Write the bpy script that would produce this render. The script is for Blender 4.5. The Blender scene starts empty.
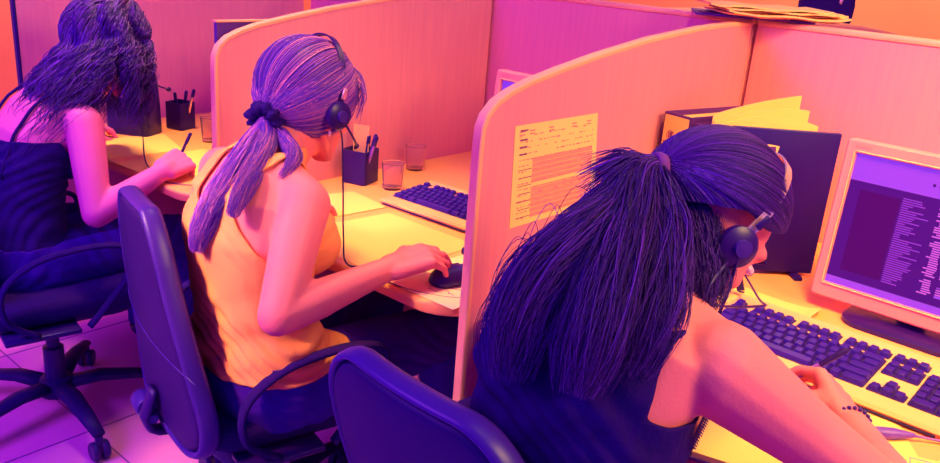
import bpy, bmesh, math, random
import numpy as np
from mathutils import Vector as V, Matrix as Mx
random.seed(7); np.random.seed(7)
SC = bpy.context.scene; COL = SC.collection
PI = math.pi
DESK = .73; P = .917; BACK = 1.10; PANTOP = 1.26

# ------------------------------------------------------------------ materials
def srgb(c):
    return tuple(((x/255)/12.92 if x/255 <= .04045 else ((x/255+.055)/1.055)**2.4) for x in c)
MATS = {}
def mat(name, col, rough=.6, spec=.4, noise=None, nscale=20, island=None, bump=0, bscale=60, emit=None, estr=1, trans=0, metal=0, stretch=None, sheen=0):
    if name in MATS: return MATS[name]
    m = bpy.data.materials.new(name); m.use_nodes = True; nt = m.node_tree; N = nt.nodes; L = nt.links
    b = N['Principled BSDF']; b.inputs['Roughness'].default_value = rough
    b.inputs['Specular IOR Level'].default_value = spec; b.inputs['Metallic'].default_value = metal
    b.inputs['Base Color'].default_value = (*col, 1)
    tc = N.new('ShaderNodeTexCoord'); mp = N.new('ShaderNodeMapping'); L.new(tc.outputs['Object'], mp.inputs[0])
    if stretch: mp.inputs['Scale'].default_value = stretch
    if noise is not None:
        n = N.new('ShaderNodeTexNoise'); n.inputs['Scale'].default_value = nscale; n.inputs['Detail'].default_value = 4
        L.new(mp.outputs[0], n.inputs['Vector'])
        r = N.new('ShaderNodeValToRGB'); r.color_ramp.elements[0].position = .35; r.color_ramp.elements[1].position = .65
        r.color_ramp.elements[0].color = (*col, 1); r.color_ramp.elements[1].color = (*noise, 1)
        L.new(n.outputs['Fac'], r.inputs[0]); L.new(r.outputs[0], b.inputs['Base Color'])
    if island is not None:
        g = N.new('ShaderNodeNewGeometry'); r = N.new('ShaderNodeValToRGB'); els = r.color_ramp.elements
        els[0].color = (*col, 1); els[1].color = (*island[-1], 1)
        for k, c in enumerate(island[:-1]):
            e = els.new((k+1)/len(island)); e.color = (*c, 1)
        L.new(g.outputs['Random Per Island'], r.inputs[0]); L.new(r.outputs[0], b.inputs['Base Color'])
    if bump:
        n2 = N.new('ShaderNodeTexNoise'); n2.inputs['Scale'].default_value = bscale; n2.inputs['Detail'].default_value = 3
        L.new(mp.outputs[0], n2.inputs['Vector']); bp = N.new('ShaderNodeBump'); bp.inputs['Strength'].default_value = bump
        bp.inputs['Distance'].default_value = .004
        L.new(n2.outputs['Fac'], bp.inputs['Height']); L.new(bp.outputs[0], b.inputs['Normal'])
    if emit is not None:
        b.inputs['Emission Color'].default_value = (*emit, 1); b.inputs['Emission Strength'].default_value = estr
    if trans: b.inputs['Transmission Weight'].default_value = trans; b.inputs['IOR'].default_value = 1.3
    if sheen: b.inputs['Sheen Weight'].default_value = sheen
    MATS[name] = m; return m

panel_m  = mat('orange_laminate', (.76,.245,.37), .6, .2, noise=(.81,.275,.37), nscale=6, stretch=(14,14,.8))
trim_m   = mat('pale_edge_trim', (.97,.48,.27), .4, .3, noise=(.95,.45,.26), nscale=8)
desk_m   = mat('pale_worktop', (.96,.36,.15), .42, .25, noise=(.97,.39,.15), nscale=5)
deskedge_m = mat('worktop_edge', (.90,.36,.30), .4, .4)
wall_m   = mat('room_wall', (.95,.46,.15), .8, .2, noise=(.98,.50,.16), nscale=2)
floor_m  = mat('floor_vinyl', (.80,.22,.72), .5, .3, noise=(.84,.24,.72), nscale=3)
joint_m  = mat('floor_joint', (.25,.05,.35), .6)
skin_m   = mat('skin', (.84,.175,.25), .5, .2, noise=(.86,.195,.25), nscale=9, bump=.12, bscale=240)
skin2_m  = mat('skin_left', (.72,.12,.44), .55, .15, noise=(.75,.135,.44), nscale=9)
eye_m    = mat('eye_white', (.8,.5,.7), .2, .6)
lip_m    = mat('lips', (.6,.1,.3), .4)
dark_m   = mat('black_plastic', (.022,.002,.14), .35, .3, noise=(.026,.002,.16), nscale=30)
shell_m  = mat('chair_shell', (.018,.002,.115), .5, .2, noise=(.02,.002,.13), nscale=10)
rim_m    = mat('chair_rim', (.045,.009,.27), .38, .3, noise=(.05,.010,.29), nscale=10)
seat_m   = mat('chair_fabric', (.018,.002,.12), .9, .1, noise=(.024,.002,.14), nscale=80, bump=.3, bscale=400)
knit_m   = mat('dark_cloth', (.018,.002,.12), .9, .1, noise=(.024,.002,.15), nscale=40, bump=.4, bscale=120)
pant_m   = mat('dark_trousers', (.04,.002,.30), .9, .1, noise=(.045,.003,.34), nscale=15, bump=.4, bscale=50)
shirt_m  = mat('pale_jersey', (.95,.31,.14), .85, .1, noise=(.96,.34,.14), nscale=12, bump=.25, bscale=90)
paper_m  = mat('paper', (.99,.58,.20), .8, .2, noise=(.98,.56,.20), nscale=4)
ink_m    = mat('ink', (.22,.04,.22), .8)
inkl_m   = mat('pale_ink', (.72,.20,.26), .8)
tint_m   = mat('tinted_rows', (.93,.30,.26), .8)
cream_m  = mat('cream_plastic', (.97,.41,.20), .4, .35, noise=(.98,.43,.20), nscale=12)
cream2_m = mat('monitor_bezel', (.90,.23,.28), .4, .35, noise=(.92,.25,.28), nscale=12)
key_m    = mat('key_plastic', (.03,.005,.28), .42, .25, noise=(.04,.007,.33), nscale=60)
well_m   = mat('key_well', (.03,.006,.12), .6)
glass_m  = mat('glass', (.95,.75,.85), .03, .6, trans=.93)
metal_m  = mat('pale_metal', (.9,.5,.6), .25, .6, metal=.7)
board_m   = mat('board_side', (.018,.002,.16), .4, .2, noise=(.022,.003,.20), nscale=5)
card_m   = mat('binder_board', (.10,.015,.28), .5)
pen_m    = mat('pen_barrel', (.25,.07,.62), .3, .6)
scrw_m   = mat('screen_window', (.02,.0,.06), .5, .1, emit=(.050,.004,.19), estr=1)
scrp_m   = mat('screen_pane', (.03,.0,.08), .5, .1, emit=(.022,.001,.085), estr=1)
scrl_m   = mat('screen_bar', (.1,.02,.3), .3, .5, emit=(.16,.035,.62), estr=1)
scrt_m   = mat('screen_text', (.1,.02,.3), .3, .5, emit=(.55,.09,.55), estr=1)
scrd_m   = mat('screen_dimtext', (.1,.02,.3), .3, .5, emit=(.12,.015,.42), estr=1)
hairM_m  = mat('blonde_hair', (.07,.012,.55), .5, .3, island=[(.20,.03,.62),(.07,.012,.5),(.62,.13,.55),(.12,.02,.6),(.95,.28,.42)])
hairMb_m = mat('blonde_hair_base', (.10,.012,.36), .5, .3, noise=(.06,.008,.28), nscale=40)
hairD_m  = mat('dark_hair', (.025,.001,.14), .55, .2, island=[(.045,.003,.24),(.025,.001,.14),(.13,.014,.55),(.03,.002,.19)])
hairDb_m = mat('dark_hair_base', (.022,.001,.12), .5, .2, noise=(.028,.002,.15), nscale=40)
hairL_m  = mat('wavy_hair', (.022,.002,.12), .5, .25, island=[(.045,.005,.20),(.022,.002,.12),(.14,.02,.50),(.03,.003,.16)])

# ------------------------------------------------------------------ mesh helpers
def link(name, me, m=None, parent=None, loc=None, rot=None):
    o = bpy.data.objects.new(name, me); COL.objects.link(o)
    if m is not None and me is not None:
        for x in (m if isinstance(m, (list, tuple)) else [m]): me.materials.append(x)
    if parent is not None: o.parent = parent
    if loc is not None: o.location = loc
    if rot is not None: o.rotation_euler = rot
    return o
def tag(o, label=None, cat=None, group=None, kind=None):
    if label: o['label'] = label
    if cat: o['category'] = cat
    if group: o['group'] = group
    if kind: o['kind'] = kind
    return o
def thing(name, label, cat, loc=(0,0,0), rz=0, group=None):
    o = bpy.data.objects.new(name, None); COL.objects.link(o); o.empty_display_size = .05
    o.location = loc; o.rotation_euler = (0,0,rz); return tag(o, label, cat, group)
def finish(bm, name, m, parent=None, smooth=True, loc=None, rot=None, autos=None):
    me = bpy.data.meshes.new(name); bmesh.ops.recalc_face_normals(bm, faces=bm.faces[:]); bm.to_mesh(me); bm.free()
    for p in me.polygons: p.use_smooth = smooth
    o = link(name, me, m, parent, loc, rot)
    if smooth and autos is not None:
        try: me.set_sharp_from_angle(angle=math.radians(autos))
        except Exception: pass
    return o
def B(): return bmesh.new()
def box(bm, c, s, bev=0, M=None, seg=2, mi=0):
    r = bmesh.ops.create_cube(bm, size=1); vs = r['verts']
    for v in vs: v.co = V((v.co.x*s[0], v.co.y*s[1], v.co.z*s[2]))
    if bev:
        es = list({e for v in vs for e in v.link_edges})
        rr = bmesh.ops.bevel(bm, geom=es, offset=bev, segments=seg, affect='EDGES', profile=.5)
        vs = list({v for f in rr['faces'] for v in f.verts} | {v for v in vs if v.is_valid})
        # collect the connected island
        seen = set(vs); st = list(vs)
        while st:
            v = st.pop()
            for e in v.link_edges:
                w = e.other_vert(v)
                if w not in seen: seen.add(w); st.append(w)
        vs = list(seen)
    for v in vs:
        v.co = (M @ v.co if M is not None else v.co) + V(c)
    if mi:
        for f in {f for v in vs for f in v.link_faces}: f.material_index = mi
    return vs
def rings(bm, rr, cap=True, closed=True):
    """rr: list of rings (lists of points) -> lofted surface"""
    vv = [[bm.verts.new(p) for p in r] for r in rr]; n = len(rr[0])
    for a, b in zip(vv, vv[1:]):
        for i in range(n if closed else n-1):
            j = (i+1) % n
            try: bm.faces.new((a[i], a[j], b[j], b[i]))
            except ValueError: pass
    if cap and closed:
        try: bm.faces.new(list(reversed(vv[0]))); bm.faces.new(vv[-1])
        except ValueError: pass
    return vv
def frames(pts, up=None):
    pts = [V(p) for p in pts]; T = []
    for i in range(len(pts)):
        a = pts[max(0,i-1)]; b = pts[min(len(pts)-1,i+1)]; t = (b-a)
        T.append(t.normalized() if t.length > 1e-9 else V((0,0,1)))
    n = (V(up) if up is not None else (V((0,0,1)) if abs(T[0].z) < .9 else V((1,0,0))))
    out = []
    for t in T:
        n = (n - t*n.dot(t)); n = n.normalized() if n.length > 1e-6 else t.orthogonal().normalized()
        out.append((n.copy(), t.cross(n).normalized()))
    return pts, out
def tube(bm, pts, r, seg=8, flat=1, up=None):
    pts, F = frames(pts, up); rr = []
    for i, (p, (n, b)) in enumerate(zip(pts, F)):
        ri = r[i] if isinstance(r, (list, tuple)) else r
        rr.append([p + n*math.cos(2*PI*k/seg)*ri*flat + b*math.sin(2*PI*k/seg)*ri for k in range(seg)])
    rings(bm, rr)
def smooth_path(cp, n=24, closed=False):
    cp = [V(c) for c in cp]; out = []; m = len(cp)
    for k in range(n+1 if not closed else n):
        t = k/n*(m-1 if not closed else m); i = min(int(t), (m-2 if not closed else m-1)); u = t-i
        g = (lambda j: cp[j % m]) if closed else (lambda j: cp[max(0, min(m-1, j))])
        a, b, c, d = g(i-1), g(i), g(i+1), g(i+2)
        out.append(.5*((2*b)+(c-a)*u+(2*a-5*b+4*c-d)*u*u+(3*b-a-3*c+d)*u**3))
    return out
def lathe(bm, prof, c=(0,0,0), seg=32, M=None):
    c = V(c); rr = []
    for r, z in prof:
        rr.append([(M @ V((r*math.cos(2*PI*k/seg), r*math.sin(2*PI*k/seg), z)) if M is not None else V((r*math.cos(2*PI*k/seg), r*math.sin(2*PI*k/seg), z)))+c for k in range(seg)])
    rings(bm, rr)
def prism(bm, poly, fn, d0, d1):
    """poly 2-D outline; fn(a,b,d)->3-D point"""
    a = [bm.verts.new(fn(x, y, d0)) for x, y in poly]; b = [bm.verts.new(fn(x, y, d1)) for x, y in poly]
    n = len(poly)
    bm.faces.new(a); bm.faces.new(list(reversed(b)))
    for i in range(n): bm.faces.new((a[i], b[i], b[(i+1) % n], a[(i+1) % n]))
def rrect(x0, x1, y0, y1, r, n=6, rs=None):
    rs = rs or (r, r, r, r); out = []
    for (cx, cy, a0), rr in zip(((x1, y1, 0), (x0, y1, 90), (x0, y0, 180), (x1, y0, 270)), rs):
        sx = -1 if cx == x1 else 1; sy = -1 if cy == y1 else 1
        for k in range(n+1):
            a = math.radians(a0+90*k/n); out.append((cx+sx*rr+rr*math.cos(a), cy+sy*rr+rr*math.sin(a)))
    return out
def bev(o, w=.003, seg=2, ang=40):
    m = o.modifiers.new('bevel', 'BEVEL'); m.width = w; m.segments = seg; m.limit_method = 'ANGLE'; m.angle_limit = math.radians(ang); return o
def basis(x, y, z):
    return Mx((x, y, z)).transposed()

# ------------------------------------------------------------------ setting
def plane_box(name, c, s, m, kind='structure'):
    bm = B(); box(bm, c, s); o = finish(bm, name, m, smooth=False); o['kind'] = kind; return o
plane_box('floor', (0,.6,-.05), (9,7,.1), floor_m)
plane_box('wall_left', (-4.4,.6,1.45), (.1,7,2.9), wall_m)
plane_box('wall_back', (0,4.05,1.45), (9,.1,2.9), wall_m)
bm = B(); box(bm, (-4.33,.6,.05), (.02,6.8,.1), .004); o = finish(bm, 'baseboard_left', trim_m, smooth=False); o['kind'] = 'structure'
bm = B(); box(bm, (0,3.98,.05), (8.6,.02,.1), .004); o = finish(bm, 'baseboard_back', trim_m, smooth=False); o['kind'] = 'structure'
bm = B()
for x in np.arange(-3.6, 3, .6): box(bm, (x,.6,.0008), (.004,6.8,.0012))
for y in np.arange(-2.6, 3.6, .6): box(bm, (-.3,y,.0008), (7,.004,.0012))
o = finish(bm, 'floor_joints', joint_m, smooth=False); o.name = 'trim_1'; o['kind'] = 'structure'

PROF = [(0,1.06),(.002,1.10),(.012,1.122),(.036,1.142),(.073,1.157),(.13,1.172),(.222,1.189),(.358,1.211),(.553,1.236),(.784,1.255),(.95,1.262)]
def divider(x, label, sgn=1, y0=0.006, dz=0, length=None, group='laminate desk dividers', rear=BACK):
    t = thing('desk_divider', label, 'divider', (x, y0, 0))
    L = (length or (rear-.012-y0))
    prof = [(y*(1 if length is None else length/1.088), z) for y, z in PROF] + [(L, 1.262)]
    if sgn < 0: prof = [(L-y, z) for y, z in prof]; prof.reverse()
    prof = [(y, z+dz) for y, z in prof]
    poly = [(prof[0][0], .02)] + prof + [(prof[-1][0], .02)]
    bm = B(); prism(bm, poly, lambda a, b, d: V((d, a, b)), -.019, 0); bev(finish(bm, 'panel', panel_m, t, smooth=False), .002)
    # edge trim band following the outline
    edge = ([(prof[0][0], .02)] + prof) if sgn > 0 else (prof + [(prof[-1][0], .02)])
    if sgn > 0: edge = [(e[0]-(0 if i else 0), e[1]) for i, e in enumerate(edge)]
    pts, F = frames([(0, a, b) for a, b in edge], up=(1,0,0))
    rr = []
    for p, (n, b) in zip(pts, F):
        sec = [(-.0205,-.004),(-.0205,.003),(-.018,.0055),(-.001,.0055),(.0015,.003),(.0015,-.004)]
        o = V((0, b.y, b.z)); 
        if (o.z < -.1) or (abs(o.z) <= .1 and o.y*sgn > 0): o = -o
        rr.append([p + V((1,0,0))*sx + o*so for sx, so in sec])
    bm = B(); rings(bm, rr); finish(bm, 'edge_trim', trim_m, t, autos=40)
    return t
divider(0, 'orange desk divider with a printed timetable sheet taped on it')
divider(-P+.020, 'orange desk divider behind the blonde woman in the pale vest', y0=.045)
dk_ = divider(-P*2-.055, 'desk divider furthest left, behind the woman with wavy dark hair', y0=-.03, dz=.09)
for c_ in dk_.children:
    if c_.name.startswith('edge_trim'): c_.data.materials[0] = dark_m
divider(0, 'low curved divider of the facing row, seen above the panel rim at top right', sgn=-1, y0=BACK+.05, length=1.75)

bp = [(-P*2-.03, -P-.02, 'back panel of the far left workstation, furthest from the camera'),
      (-P-.012, .0, 'magenta-shaded back panel behind the black pen cup and drinking glasses'),
      (.006, 1.35, 'orange back panel behind the large monitor and binders at right')]
for x0, x1, lb in bp:
    t = thing('back_panel', lb, 'partition', ((x0+x1)/2, BACK, 0))
    w = x1-x0-.004
    bm = B(); box(bm, (0,.013,.64), (w,.026,1.24)); bev(finish(bm, 'panel', panel_m, t, smooth=False), .002)
    bm = B(); box(bm, (0,.013,1.267), (w,.036,.016), .005); finish(bm, 'edge_trim', trim_m, t, autos=40)

def worktop(x0, x1, label, rs):
    t = thing('worktop', label, 'desk', ((x0+x1)/2, .5, 0))
    xa, xb = x0-(x0+x1)/2, x1-(x0+x1)/2
    poly = rrect(xa, xb, -.5, BACK-.5-.002, .1, 10, rs=rs)
    bm = B(); prism(bm, poly, lambda a, b, d: V((a, b, d)), DESK-.028, DESK)
    o = finish(bm, 'top', desk_m, t, smooth=False); bev(o, .009, 4, 60)
    for s in (xa+.04, xb-.04):
        bm = B(); tube(bm, [(s,.46,.70),(s,.46,.03)], .024, 14); box(bm, (s,.30,.02), (.05,.50,.03), .008); finish(bm, 'leg', dark_m, t, autos=40)
    return t
worktop(-P*2-.028, -P-.032, 'pale worktop under the writing woman at far left', (.01,.01,.10,.10))
worktop(-P+.002, -.032, 'pale worktop under the keyboard and mouse of the blonde woman', (.01,.01,.12,.11))
worktop(.006, 1.30, 'pale worktop with the big keyboard and monitor at right', (.01,.01,.06,.10))

# ------------------------------------------------------------------ bodies
def ell(bm, c, r, R=None, seg=20, rg=12):
    c = V(c); rr = []
    for i in range(1, rg):
        th = PI*i/rg; row = []
        for k in range(seg):
            ph = 2*PI*k/seg
            p = V((r[0]*math.sin(th)*math.cos(ph), r[1]*math.sin(th)*math.sin(ph), r[2]*math.cos(th)))
            row.append((R @ p if R is not None else p)+c)
        rr.append(row)
    rings(bm, rr)
def cone(bm, p1, r1, p2, r2, seg=16):
    p1, p2 = V(p1), V(p2); d = (p2-p1); L = d.length
    if L < 1e-6: return
    d.normalize(); n = d.orthogonal().normalized(); b = d.cross(n); rr = []
    for k in range(1, 5):
        a = PI/2*(1-k/4.0*.999); a = -PI/2 + PI/2*k/4
        rr.append((p1 + d*r1*math.sin(a), r1*math.cos(a)) if k < 4 else (p1, r1))
    for k in range(0, 4):
        a = PI/2*k/4; rr.append((p2 + d*r2*math.sin(a), r2*math.cos(a)))
    rings(bm, [[c + n*math.cos(2*PI*k/seg)*r + b*math.sin(2*PI*k/seg)*r for k in range(seg)] for c, r in rr])
def torso(bm, st, side):
    """st: list of (center, half width, half depth, side vector or None)"""
    pts, _ = frames([s[0] for s in st]); rr = []
    for i, s in enumerate(st):
        a = pts[max(0,i-1)]; b = pts[min(len(pts)-1,i+1)]; t = (b-a).normalized()
        sv = V(s[3] if len(s) > 3 else side); sv = (sv - t*sv.dot(t)).normalized(); dv = t.cross(sv)
        rr.append([pts[i] + sv*math.copysign(abs(math.cos(q))**.85, math.cos(q))*s[1] + dv*math.copysign(abs(math.sin(q))**.95, math.sin(q))*s[2] for q in [2*PI*k/28 for k in range(28)]])
    rings(bm, rr)
class Head:
    def __init__(s, c, f, u, k=1.0):
        s.c = V(c); s.f = V(f).normalized(); s.u = (V(u)-s.f*V(u).dot(s.f)).normalized(); s.s = s.f.cross(s.u)  # s: person's right
        s.k = k; s.R = basis(s.f, s.s, s.u)   # columns: forward, right, up
    def p(s, a, b, c): return s.c + (s.f*a + s.s*b + s.u*c)*s.k
    def add(s, bm):
        k = s.k; E = lambda c, r: ell(bm, s.p(*c), [x*k for x in r], s.R)
        E((-.018,0,.028), (.094,.077,.088)); E((.022,0,-.02), (.072,.062,.085)); E((.045,0,-.05), (.044,.046,.05))
        E((.060,0,-.094), (.026,.024,.020)); E((.062,0,-.075), (.026,.030,.022)); E((.074,0,.032), (.016,.044,.018))
        for q in (-1, 1):
            cone(bm, s.p(.0,q*.052,-.045), .018*k, s.p(.062,q*.016,-.095), .016*k)
            E((.062,q*.034,-.022), (.022,.020,.020))
            E((-.008,q*.077,-.012), (.017,.007,.030)); E((-.014,q*.083,-.008), (.012,.006,.022)); E((-.002,q*.076,-.036), (.008,.006,.009))
            E((.094,q*.010,-.038), (.008,.007,.006))
        cone(bm, s.p(.084,0,.018), .007*k, s.p(.100,0,-.030), .0085*k); E((.103,0,-.033), (.008,.008,.007)); E((.080,0,-.03), (.018,.022,.022))
        E((.080,0,-.058), (.013,.022,.006)); E((.078,0,-.068), (.013,.018,.006))
def hand(bm, W, d, n, right=True, curl=((.5,.6,.4),)*4, spread=.09, thumb=((.55,.75,.25),(.2,.9,.35),(.0,.9,.45)), k=1.0):
    W = V(W); d = V(d).normalized(); n = V(n); n = (n-d*n.dot(d)).normalized(); t = d.cross(n)*(1 if right else -1)
    kn = []
    offs = (.030,.010,-.011,-.030); ln = ((.040,.025,.021),(.044,.029,.022),(.041,.027,.021),(.032,.020,.019)); fw = (.084,.087,.082,.074)
    rad = (.0088,.0090,.0086,.0076)
    for i in range(4):
        K = W + (d*fw[i] + t*offs[i] - n*.004)*k; kn.append(K)
        cone(bm, W + (t*offs[i]*.62 + d*.004)*k, .0155*k, K, .0115*k)
        if i < 3:
            cone(bm, W + (t*(offs[i]-.01)*.62 + d*.004)*k, .015*k, W + (d*(fw[i]-.01)+t*(offs[i]-.010))*k, .0112*k)
        a = 0; q = K; dd = (d + t*spread*offs[i]/.03).normalized()
        for j in range(3):
            a += curl[i][j]; e = q + (dd*math.cos(a)+n*math.sin(a))*ln[i][j]*k
            cone(bm, q, (rad[i]+(.0008 if j == 0 else -.0003*j))*k, e, (rad[i]-.0008*(j+.6))*k, 12); q = e
        if i == 0: tip = q
    q = W + (d*.022 + t*.024 + n*.006)*k; tips = [tip]
    cone(bm, W + (t*.008+d*.005)*k, .017*k, q + (d*.015)*k, .016*k)
    for (a, b, c), L, r in zip(thumb, (.042,.032,.026), (.0135,.0108,.0096)):
        e = q + (t*a + d*b + n*c).normalized()*L*k; cone(bm, q, r*k, e, (r-.0016)*k, 12); q = e
    tips.append(q)
    return tips, kn
def remeshed(bm, voxel, sm=4, fac=.5):
    me = bpy.data.meshes.new('tmp'); bmesh.ops.recalc_face_normals(bm, faces=bm.faces[:]); bm.to_mesh(me); bm.free()
    o = bpy.data.objects.new('tmp', me); COL.objects.link(o)
    m = o.modifiers.new('r', 'REMESH'); m.mode = 'VOXEL'; m.voxel_size = voxel; m.adaptivity = 0
    s = o.modifiers.new('s', 'SMOOTH'); s.iterations = sm; s.factor = fac
    dg = bpy.context.evaluated_depsgraph_get(); ev = o.evaluated_get(dg)
    out = bpy.data.meshes.new_from_object(ev); bpy.data.objects.remove(o); bpy.data.meshes.remove(me)
    for p in out.polygons: p.use_smooth = True
    return out
def arrays(me):
    n = len(me.vertices); co = np.empty(n*3); me.vertices.foreach_get('co', co); nn = np.empty(n*3); me.vertices.foreach_get('normal', nn)
    return co.reshape(-1,3), nn.reshape(-1,3)
def segd(co, a, b):
    a, b = np.array(a), np.array(b); ab = b-a; t = np.clip(((co-a)@ab)/(ab@ab), 0, 1)
    return np.linalg.norm(co-(a+t[:,None]*ab), axis=1), t
def garment(body, name, keep, m, parent, off=.006, disp=None, hem=8):
    """cloth following the body: the kept part of its surface pushed outwards"""
    co, nn = arrays(body); k = keep(co, nn)
    new = co + nn*(off + (disp(co, nn)[:,None] if disp is not None else 0))
    bm = B(); idx = {}
    for p in body.polygons:
        vs = list(p.vertices)
        if all(k[v] for v in vs):
            f = []
            for v in vs:
                if v not in idx: idx[v] = bm.verts.new(new[v])
                f.append(idx[v])
            try: bm.faces.new(f)
            except ValueError: pass
    # tidy little islands
    for v in [v for v in bm.verts if len(v.link_faces) < 2]: bm.verts.remove(v)
    for _ in range(hem):
        nb = {}
        for v in bm.verts:
            if v.is_boundary:
                q = [e.other_vert(v) for e in v.link_edges if e.is_boundary]
                if len(q) == 2: nb[v] = v.co*.4 + (q[0].co+q[1].co)*.3
        for v, c in nb.items(): v.co = c
    bmesh.ops.smooth_vert(bm, verts=[v for v in bm.verts if not v.is_boundary], factor=.5, use_axis_x=True, use_axis_y=True, use_axis_z=True)
    me = bpy.data.meshes.new(name); bm.normal_update(); bm.to_mesh(me); bm.free()
    for p in me.polygons: p.use_smooth = True
    o = link(name, me, m, parent)
    s = o.modifiers.new('solid', 'SOLIDIFY'); s.thickness = .004; s.offset = 0
    return o
def local(me, origin):
    me.transform(Mx.Translation(-V(origin))); me.update()
def child_local(o, origin):
    o.data.transform(Mx.Translation(-V(origin)))

def person(cfg):
    bm = B(); side = cfg['side']
    torso(bm, cfg['torso'], side)
    H = Head(*cfg['head']); H.add(bm)
    nb = V(cfg['neck']); cone(bm, nb, .058, H.p(-.028,0,-.045), .052); cone(bm, nb, .058, H.p(.0,0,-.05), .046)
    for e in cfg.get('extra', ()): cone(bm, *e)
    for A in cfg['arms']:
        s, e, w = A['s'], A['e'], A['w']
        cone(bm, s, A.get('rs', .052), V(s).lerp(V(e), .5), .044); cone(bm, V(s).lerp(V(e), .45), .045, e, .037)
        cone(bm, e, .037, V(e).lerp(V(w), .35), .038); cone(bm, V(e).lerp(V(w), .3), .038, w, .0245)
        cone(bm, w, .0245, V(w)+V(A['d']).normalized()*.02, .022)
        A['tips'], A['kn'] = hand(bm, w, A['d'], A['n'], A.get('right', True), A.get('curl', ((.5,.6,.4),)*4), thumb=A.get('thumb', ((.55,.75,.25),(.2,.9,.35),(.0,.9,.45))), k=A.get('k', 1))
    for L in cfg['legs']:
        h, k_, f_, toe = L
        cone(bm, h, .088, k_, .058); cone(bm, k_, .056, f_, .036); cone(bm, f_, .036, toe, .03)
    me = remeshed(bm, .0045, 5)
    o = link('person', me, cfg['skin']); tag(o, cfg['label'], 'person')
    return o, me, H

# ------------------------------------------------------------------ hair
def strands(name, m, parent, paths, r=.0014, seg=3, tip=.35):
    vs = []; fs = []
    for pts, rad in paths:
        pts, F = frames(pts); n0 = len(vs); N = len(pts)
        for i, (p, (n, b)) in enumerate(zip(pts, F)):
            rr = rad*(1-(1-tip)*max(0, (i/(N-1)-.55)/.45))
            for k in range(seg):
                a = 2*PI*k/seg; vs.append(p + n*math.cos(a)*rr + b*math.sin(a)*rr)
            if i:
                for k in range(seg):
                    j = (k+1) % seg; a0 = n0+(i-1)*seg; b0 = n0+i*seg; fs.append((a0+k, a0+j, b0+j, b0+k))
    me = bpy.data.meshes.new(name); me.from_pydata([tuple(v) for v in vs], [], fs); me.update()
    for p in me.polygons: p.use_smooth = True
    return link(name, me, m, parent)
def scalp(H, hl, k=1.0, grow=0):
    """direction (azimuth phi from forward toward right, elev) -> point on hair surface"""
    def f(phi, el, lift=0):
        a = math.cos(el)*math.cos(phi); b = math.cos(el)*math.sin(phi); c = math.sin(el)
        rx, ry, rz = .104+grow, .086+grow, .096+grow
        if a > 0: rx = .098+grow
        if c < 0: rz = .10+grow
        return H.p(-.018+a*(rx+lift), b*(ry+lift), .028+c*(rz+lift))
    return f
def hairline(phi):
    a = abs((phi+PI) % (2*PI)-PI)  # 0 forward .. PI back
    pts = [(0,.62),(.55,.55),(.95,.30),(1.25,.12),(1.6,.12),(1.9,-.15),(2.4,-.52),(PI,-.62)]
    for (a0, e0), (a1, e1) in zip(pts, pts[1:]):
        if a <= a1: return e0+(e1-e0)*(a-a0)/(a1-a0)
    return -.62
def cap(name, H, m, parent, grow=0, n=48, mm=16):
    S = scalp(H, None, grow=grow); bm = B(); rr = []
    for j in range(mm+1):
        t = j/mm; rr.append([S(-PI+2*PI*k/n, hairline(-PI+2*PI*k/n)*(1-t)+(PI/2-.02)*t, -.006*(1-t)**6) for k in range(n)])
    vv = rings(bm, rr, cap=False)
    bm.faces.new(vv[-1])
    o = finish(bm, name, m, parent); s = o.modifiers.new('s', 'SOLIDIFY'); s.thickness = .006; s.offset = -1
    return o
def dirv(phi, el): return V((math.cos(el)*math.cos(phi), math.cos(el)*math.sin(phi), math.sin(el)))
def swept(H, tie_phi, tie_el, n, rad, grow=.002, rnd=.004, part=None):
    """strands lying on the scalp from the hairline to the tie"""
    S = scalp(H, None, grow=grow); T = dirv(tie_phi, tie_el); out = []
    for i in range(n):
        phi = random.uniform(-PI, PI); el = hairline(phi)+random.uniform(0, .5)*random.random()
        D = dirv(phi, el); w = random.uniform(-rnd, rnd); ang = D.angle(T)
        if ang < .2: continue
        pts = []; N = max(5, int(ang/PI*22)); jit = random.uniform(-.07,.07)
        for j in range(N+1):
            t = j/N; q = (D*math.sin((1-t)*ang)+T*math.sin(t*ang))/max(1e-3, math.sin(ang)) if ang < PI-.05 else D.lerp(T, t)
            q = q + V((0,0,1))*math.sin(t*PI)*.10 + V((0,1,0))*math.sin(t*PI)*jit
            q.normalize(); el2 = math.asin(max(-1, min(1, q.z))); ph2 = math.atan2(q.y, q.x)
            pts.append(S(ph2, el2, abs(w)*math.sin(t*PI)+.001))
        out.append((pts, rad*random.uniform(.7,1.3)))
    return out
def locks(guides, n, spread, rad, wav=.004, freq=3, N=22, start=0.15, lenvar=.25):
    """bunch of strands along a guide path; spread = list of widths along the guide"""
    out = []
    for _ in range(n):
        g, sp = random.choice(guides) if isinstance(guides[0], tuple) else (guides, spread)
        pts, F = frames(g); M_ = len(pts); L = 1-random.random()*lenvar
        a = random.uniform(0, 2*PI); rr = math.sqrt(random.random()); ph = random.uniform(0, 6.3); ph2 = random.uniform(0, 6.3)
        fq = freq*random.uniform(.7,1.3); row = []
        for j in range(N+1):
            t = j/N*L; x = t*(M_-1); i = min(int(x), M_-2); u = x-i
            p = pts[i].lerp(pts[i+1], u); nrm = F[i][0].lerp(F[i+1][0], u); b = F[i][1].lerp(F[i+1][1], u)
            xs = t*(len(sp)-1); q = min(int(xs), len(sp)-2); w = sp[q]+(sp[q+1]-sp[q])*(xs-q)
            wv = wav*min(1, t*3)
            row.append(p + (nrm*math.cos(a)+b*math.sin(a))*rr*w + nrm*wv*math.sin(fq*t*6.3+ph) + b*wv*math.cos(fq*t*6.3+ph2))
        out.append((row, rad*random.uniform(.7,1.4)))
    return out
SKIP = 0
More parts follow.
